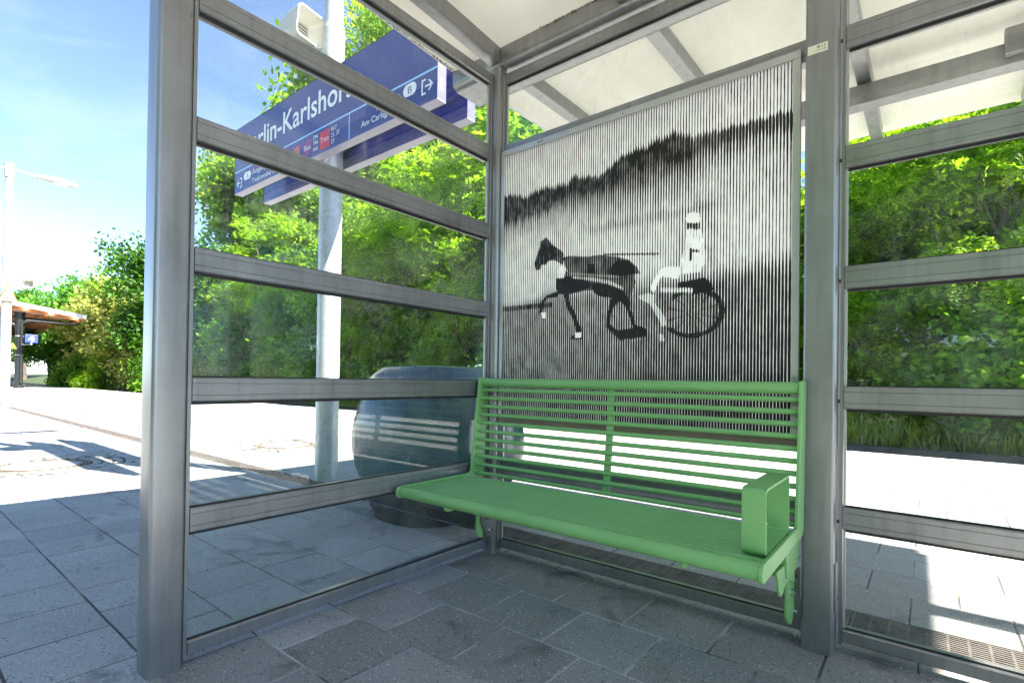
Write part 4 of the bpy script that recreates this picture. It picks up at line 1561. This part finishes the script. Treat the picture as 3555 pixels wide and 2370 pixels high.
def unit(a):
    return a / np.maximum(1e-9, np.linalg.norm(a, axis=-1, keepdims=True))


def fronds(rng, pos, out, L, pairs, ll, lw):
    """pinnate leaves: rows of leaflets on both sides of a drooping stalk"""
    n = len(pos)
    d = unit(out + rng.normal(0, .55, (n, 3)) + np.array([0, 0, -.25]))
    upv = unit(np.array([0, 0, 1.0]) + rng.normal(0, .45, (n, 3)))
    side = unit(np.cross(d, upv))
    nrm = np.cross(side, d)
    Ls = L * rng.uniform(.65, 1.2, (n, 1))
    quads = []
    for i in range(pairs):
        tpos = (i + 1) / (pairs + .3)
        base = pos + d * Ls * tpos - np.array([0, 0, 1]) * (Ls * .35 * tpos ** 2)
        for s in (1, -1):
            ax = unit(side * s + d * .35 + nrm * rng.normal(0, .3, (n, 1)))
            wd = unit(np.cross(nrm, ax)) * (lw / 2)
            l_ = ll * rng.uniform(.8, 1.15, (n, 1)) * (1.0 - .35 * abs(tpos - .45))
            quads.append(np.stack([base, base + ax * l_ * .5 + wd, base + ax * l_, base + ax * l_ * .5 - wd], 1))
    return np.concatenate(quads)


def leaves(rng, pos, out, l, w, per):
    n = len(pos)
    q = []
    for k in range(per):
        d = unit(out * .5 + rng.normal(0, .8, (n, 3)))
        nr = unit(np.array([0, 0, 1.0]) + rng.normal(0, .6, (n, 3)))
        sd = unit(np.cross(d, nr))
        ls = l * rng.uniform(.7, 1.25, (n, 1))
        b = pos + rng.normal(0, l * .9, (n, 3))
        q.append(np.stack([b, b + d * ls * .45 + sd * w / 2, b + d * ls, b + d * ls * .45 - sd * w / 2], 1))
    return np.concatenate(q)


def crown_points(rng, c, rad, lobes, per_lobe, lobe_r, npc, spread):
    """uneven crown: lobes on an ellipsoid, twig clusters in each lobe, points in each cluster"""
    c = np.array(c)
    rad = np.array(rad)
    lc = unit(rng.normal(0, 1, (lobes, 3)))
    lc = c + lc * rad * rng.uniform(.35, .88, (lobes, 1))
    cl = []
    for q in lc:
        p = unit(rng.normal(0, 1, (per_lobe, 3))) * (rng.uniform(0, 1, (per_lobe, 1)) ** .45) * lobe_r * rng.uniform(.75, 1.2)
        p[:, 2] *= .7
        cl.append(q + p)
    cl = np.concatenate(cl)
    P = np.repeat(cl, npc, 0) + rng.normal(0, spread, (len(cl) * npc, 3)) * np.array([1, 1, .6])
    return P, unit(P - c), lc


def trunk_mb(rng, h, r, limbs, lean=0.3):
    m = MB()
    pts, rs = [], []
    a = rng.uniform(0, 6.28)
    for i in range(7):
        q = i / 6
        pts.append((lean * q * math.cos(a) + rng.normal(0, .05), lean * q * math.sin(a) + rng.normal(0, .05), h * q))
        rs.append(r * (1.25 if i == 0 else 1 - .72 * q))
    m.tube(pts, rs, 9)
    for L in limbs:
        q = min(.9, max(.2, (L[2] / h) * .55))
        k = min(5, int(q * 6))
        s = Vector(pts[k]).lerp(Vector(pts[k + 1]), q * 6 - k)
        e = Vector(L)
        mid = s.lerp(e, .5) + Vector((rng.normal(0, .15), rng.normal(0, .15), -.12 * (e - s).length))
        r0 = r * (1 - .72 * q) * .55
        m.tube([s, s.lerp(mid, .5), mid, mid.lerp(e, .55), e], [r0, r0 * .85, r0 * .65, r0 * .42, r0 * .15], 6)
    return m


def proto_tree(seed, kind, h, crown_c, crown_r, lobes, per_lobe, lobe_r, npc, spread, leaf, mat, trunk_r):
    rng = np.random.default_rng(seed)
    P, out, lc = crown_points(rng, crown_c, crown_r, lobes, per_lobe, lobe_r, npc, spread)
    P = P[P[:, 2] > 0.12]
    out = unit(P - np.array(crown_c))
    if kind == 'frond':
        V = fronds(rng, P, out, *leaf)
    else:
        V = leaves(rng, P, out, *leaf)
    crown = quad_mesh('crown', V, mat)
    limbs = lc[rng.permutation(len(lc))[:min(len(lc), 16)]]
    tm = trunk_mb(rng, h * .8, trunk_r, limbs).mesh('trunk', 'bark', Vector((0, 0, 0)), 0, 2, 60)
    return crown, tm


PROTO = {}


def make_protos():
    # near locust trees: leafy nearly to the ground
    PROTO['locustA'] = proto_tree(21, 'frond', 9.0, (0, 0, 5.0), (3.0, 2.6, 4.4), 34, 15, 1.0, 12, .21, (.34, 5, .105, .056), 'leaf_locust', .16)
    PROTO['locustB'] = proto_tree(22, 'frond', 7.5, (0, 0, 4.2), (2.7, 2.4, 3.7), 30, 14, .92, 12, .20, (.34, 5, .105, .056), 'leaf_locust', .13)
    # tall trees further along
    PROTO['tallA'] = proto_tree(31, 'leaf', 16, (0, 0, 9.0), (4.6, 4.2, 7.6), 46, 20, 1.35, 13, .30, (.30, .21, 4), 'leaf_tall', .32)
    PROTO['tallB'] = proto_tree(32, 'frond', 14, (0, 0, 8.0), (4.2, 4.0, 6.8), 44, 20, 1.3, 11, .30, (.50, 4, .17, .09), 'leaf_locust', .28)
    PROTO['maple'] = proto_tree(41, 'leaf', 11, (0, 0, 6.2), (4.3, 3.6, 4.9), 34, 18, 1.35, 9, .34, (.26, .2, 4), 'leaf_maple', .3)
    PROTO['fresh'] = proto_tree(42, 'leaf', 9, (0, 0, 5.0), (3.8, 3.4, 4.0), 26, 16, 1.2, 8, .34, (.28, .2, 4), 'leaf_fresh', .2)
    PROTO['cream'] = proto_tree(43, 'leaf', 5.5, (0, 0, 3.1), (2.5, 2.3, 2.6), 22, 14, .85, 8, .26, (.24, .16, 4), 'leaf_cream', .12)
    PROTO['shrub'] = proto_tree(51, 'leaf', 2.6, (0, 0, 1.15), (1.35, 1.15, 1.2), 18, 12, .5, 9, .15, (.15, .115, 4), 'leaf_shrub', .05)
    PROTO['shrubB'] = proto_tree(52, 'frond', 3.2, (0, 0, 1.5), (1.4, 1.1, 1.5), 16, 12, .55, 8, .16, (.30, 5, .09, .05), 'leaf_locust', .05)


make_protos()


def tree(kind, loc, s, rz, label, cat='tree', group='trees beyond the platform', name=None, sz=None):
    nm = name or {'locustA': 'locust_tree', 'locustB': 'locust_tree', 'tallA': 'oak_tree', 'tallB': 'locust_tree', 'maple': 'maple_tree', 'fresh': 'maple_tree', 'cream': 'flowering_tree', 'shrub': 'shrub', 'shrubB': 'shrub'}[kind]
    r = thing(nm, loc, label, cat, group)
    r.rotation_euler = (0, 0, rz)
    r.scale = (s, s, sz or s)
    cm, tm = PROTO[kind]
    inst('trunk', tm, r)
    inst('crown', cm, r)
    return r


TREES = [
    # through the right bay
    ('locustB', (2.6, 12.0, .2), 1.0, .4, 'bright green locust tree filling the right-hand panes', None),
    ('locustA', (4.9, 13.0, .3), 1.0, 2.2, 'leafy locust tree at the far right edge behind the glass', None),
    ('locustB', (-0.9, 12.6, .25), .86, 3.9, 'slender locust tree with sky gaps just right of the right post', None),
    ('locustA', (0.8, 15.6, .6), .72, 5.0, 'smaller locust tree standing behind the pair in the right-hand panes', None),
    ('locustB', (1.7, 14.2, .5), 1.05, 1.7, 'dense locust tree second in line behind the right-hand panes', None),
    ('locustA', (4.0, 16.2, .6), .95, .9, 'locust tree furthest back at the right edge', None),
    ('locustB', (-2.6, 15.0, .6), 1.0, 2.9, 'locust tree far back beside the right post', None),
    # behind the poster and the corner
    ('locustA', (-4.6, 12.2, .2), 1.2, 1.1, 'locust tree hidden mostly behind the striped panel, left of the right post', None),
    ('locustA', (-8.4, 12.0, .2), 1.32, 2.6, 'tall sunlit locust tree right behind the shelter corner post', None),
    ('locustA', (-12.4, 12.4, .2), 1.36, 0.3, 'bright sunlit locust tree right of the galvanised mast', None),
    ('locustB', (-10.2, 10.9, .0), .95, 4.4, 'low bright locust tree above the grit bin', None),
    ('tallB', (-24.1, 22.0, .8), 1.80, 5.2, 'tall yellow-green tree rising behind the blue station signs', None),
    ('tallA', (-32.3, 22.5, .8), 1.72, .8, 'tall oak with its top just left of the station signs', None),
    ('tallA', (-42.7, 21.9, .8), 1.48, 2.1, 'tall oak with sky gaps beside the left post, seen through the glass', None),
    ('tallB', (-25.0, 12.6, .4), .70, 3.3, 'dense tree low behind the glass, left of the galvanised mast', None),
    ('tallA', (-18.6, 12.2, .2), .60, 4.0, 'dark leafy tree directly behind the galvanised mast', None),
    ('locustA', (-14.8, 11.4, .0), .92, 3.6, 'lower bright locust tree just right of the mast', None),
    ('tallB', (-33.0, 12.5, .2), .66, 1.4, 'tree next to the left post low behind the glass', None),
    ('tallB', (-30.0, 24.5, .7), 1.25, 2.7, 'tree far back between the two tall oaks', None),
    ('tallA', (-16.8, 22.9, .8), 1.50, 5.5, 'tall dark oak behind the bright locusts by the corner', None),
    ('tallB', (-28.0, 11.8, .0), .46, 4.6, 'low tree filling the pane beside the left post', None),
    ('tallB', (-23.0, 11.6, .0), .44, .7, 'low tree in the pane left of the galvanised mast', None),
    ('fresh', (-52.0, 7.6, -.6), .7, 4.1, 'fresh green tree seen below the canopy roof', None),
    ('fresh', (-44.5, 12.0, -.4), 1.12, 5.1, 'green tree between the cream tree and the dark maple', None),
    ('fresh', (-84.0, 6.0, -.2), 1.3, 2.6, 'far green tree closing the view under the canopy', None),
    ('maple', (-90.0, 11.5, -.2), 1.3, .6, 'far dark tree closing the platform end at left', None),
    # open view at the left
    ('maple', (-34.8, 10.6, .0), 1.0, .0, 'big dark round maple next to the left shelter post', None),
    ('fresh', (-51.0, 10.2, -.2), 1.14, 1.3, 'mid green tree with rounded crown above the canopy end', None),
    ('fresh', (-58.0, 8.4, -.4), .82, 3.0, 'small far green tree just above the canopy roof at left', None),
    ('cream', (-37.8, 9.0, -.7), .92, .5, 'pale yellowish flowering tree in front of the dark maple', None),
    ('cream', (-42.5, 8.8, -.7), 1.42, 2.4, 'pale cream flowering tree beside the canopy roof end', None),
    ('maple', (-50.0, 9.0, -.6), .62, 2.0, 'low dark leafy tree beneath the canopy roof', None),
]
for kind, loc, s, rz, lab, _ in TREES:
    tree(kind, loc, s, rz, lab)

def added_wood(loc, label, members):
    w = thing('added_wood', loc, label, 'wood')
    w['kind'] = 'stuff'
    for i, (kind, x, y, z, sxy, sz_) in enumerate(members):
        for nm, me in zip(('crown', 'trunk'), PROTO[kind]):
            o = inst(nm, me, w, (x - loc[0], y - loc[1], z - loc[2]), (0, 0, i * 1.7))
            o.scale = (sxy, sxy, sz_)


added_wood((38, 11, 0), 'dark wood added out of view along the track to darken reflections in the side glass',  # unseen trees added so the side glass mirrors something dark
         [('tallB', 24.0, 12.5, .2, .8, .8), ('tallA', 31.0, 10.5, .2, .85, .85), ('tallB', 38.0, 12.0, .2, .9, .9), ('tallA', 46.0, 9.5, .2, .9, .9), ('tallA', 56.0, 10.5, .2, 1.0, 1.0)]
         + [('shrub', 22 + i * 4.6, 10.6 - (i % 2) * .7, -.3, 2.4, 1.8) for i in range(9)])
added_wood((2, -22, -0.9), 'wood added out of view behind the viewer to block sky mirrored in the right-hand panes',  # unseen trees added to cut the sky veil on the right-hand panes
         [('tallA', -12.0, -24.0, -.9, .8, .8), ('tallB', -3.0, -23.0, -.9, .95, .95), ('tallA', -7.5, -21.5, -.9, .9, .9), ('tallA', 1.5, -21.0, -.9, .85, .85), ('tallA', 6.0, -24.0, -.9, .85, .85), ('tallB', 15.0, -23.5, -.9, .8, .8)]
         + [('shrub', -16 + i * 5.0, -18.5 + (i % 3) * .6, -.95, 2.4, 1.7) for i in range(9)])

SHRUBS = [
    ('shrub', (-36.0, 10.6, -.6), 1.1, 'leafy shrub at the foot of the dark maple'), ('shrubB', (-38.6, 7.6, -.9), 1.0, 'fresh green shrub behind the canopy column'),
    ('shrub', (-42.5, 7.3, -.9), 1.15, 'shrub under the far end of the canopy'), ('shrub', (-33.4, 8.9, -.8), 1.1, 'shrub behind the small trackside signal'),
    ('shrubB', (-30.5, 9.6, -.8), 1.05, 'light shrub next to the left shelter post, at platform level'),
    ('shrub', (-26.0, 11.0, -.1), 1.2, 'dark shrub low behind the glass next to the left post'), ('shrubB', (-22.6, 10.9, -.1), 1.1, 'shrub low behind the glass, second from the left post'),
    ('shrub', (-19.2, 11.0, -.1), 1.2, 'shrub low behind the glass, just left of the galvanised mast'), ('shrubB', (-16.2, 10.8, -.1), 1.15, 'shrub just right of the galvanised mast foot'),
    ('shrub', (-13.4, 10.9, -.1), 1.1, 'shrub between the galvanised mast and the grit bin'), ('shrubB', (-10.6, 10.8, -.1), 1.1, 'shrub peeping over the grit bin lid'),
    ('shrub', (-7.8, 10.9, -.1), 1.1, 'shrub behind the shelter corner post'),
    ('shrub', (-1.6, 11.6, .0), 1.0, 'dark shrub low beside the right post, behind the glass'), ('shrubB', (0.6, 11.5, .0), 1.1, 'feathery shrub low in the right-hand panes'),
    ('shrub', (-0.4, 13.6, .3), 1.8, 'large dark bush behind the slender tree by the right post'), ('shrub', (3.4, 13.4, .3), 1.8, 'large dark bush behind the right-hand panes, nearer the edge'),
    ('shrub', (1.6, 15.4, .4), 2.2, 'tallest bush at the back of the right-hand panes'), ('shrub', (-14.6, 12.6, .2), 1.9, 'big bush behind the grit bin, right of the mast'),
    ('shrub', (-20.8, 12.6, .2), 2.0, 'big dark bush behind the glass, left of the mast'), ('shrub', (-27.5, 12.8, .2), 2.1, 'big dark bush behind the glass, by the left post'), ('shrub', (-36.0, 12.6, .2), 2.2, 'big dark bush farthest left behind the glass'),
    ('shrub', (2.4, 11.4, .0), 1.1, 'broad-leaved shrub low in the right-hand panes'), ('shrubB', (4.3, 11.4, .0), 1.1, 'feathery shrub low at the far right edge'),
]
for i, (kind, loc, s, lab) in enumerate(SHRUBS):
    tree(kind, loc, s, i * 1.37, lab, 'shrub', 'shrubs along the track bank')


def make_grass():
    rng = np.random.default_rng(77)
    n = 26000
    x = rng.uniform(-30, 8, n)
    y = 10.44 + rng.uniform(0, 1, n) ** 1.4 * 2.6
    z = np.interp(y, [10.42, 11.2, 13.0, 16.0], [-.34, -.05, .45, .75])
    hgt = rng.uniform(.18, .5, n)
    a = rng.uniform(0, 6.28, n)
    dx, dy = np.cos(a), np.sin(a)
    b = np.stack([x, y, z], 1)
    side = np.stack([dy, -dx, np.zeros(n)], 1) * rng.uniform(.010, .024, (n, 1))
    lean = np.stack([dx, dy, np.zeros(n)], 1) * (hgt * rng.uniform(.1, .6, n))[:, None]
    upz = np.stack([np.zeros(n), np.zeros(n), hgt], 1)
    V = np.stack([b - side, b + side, b + lean * .5 + upz * .7 + side * .6, b + lean + upz], 1)
    o = inst('grass', quad_mesh('grass', V, 'grass_blade'), None)
    tag(o, 'tall grass growing on the bank beyond the track', 'grass', kind='stuff')


make_grass()


def make_house():
    t = thing('apartment_house', (-2, 34, 0.8), 'pale plastered house glimpsed through the trees', 'house')
    X0, X1, Y0, Y1, H = -9, 9, 31, 38, 6.0
    MB().box(X0, X1, Y0, Y1, 0.0, H).build('wall', 'plaster', t)
    MB().box(X0 - .3, X1 + .3, Y0 - .3, Y1 + .3, H + .003, H + .25).build('roof', 'concrete', t)
    for fl in range(2):
        for i in range(5):
            x, z = X0 + 1.6 + i * 3.4, 1.4 + fl * 2.7
            w = MB().box(x, x + 1.2, Y0 - .03, Y0 + .05, z, z + 1.6).build('window', 'window_frame_white', t)
            MB().box(x + .08, x + .56, Y0 - .045, Y0 - .031, z + .08, z + 1.52).box(x + .64, x + 1.12, Y0 - .045, Y0 - .031, z + .08, z + 1.52).build('pane', 'window_dark', w)


make_house()
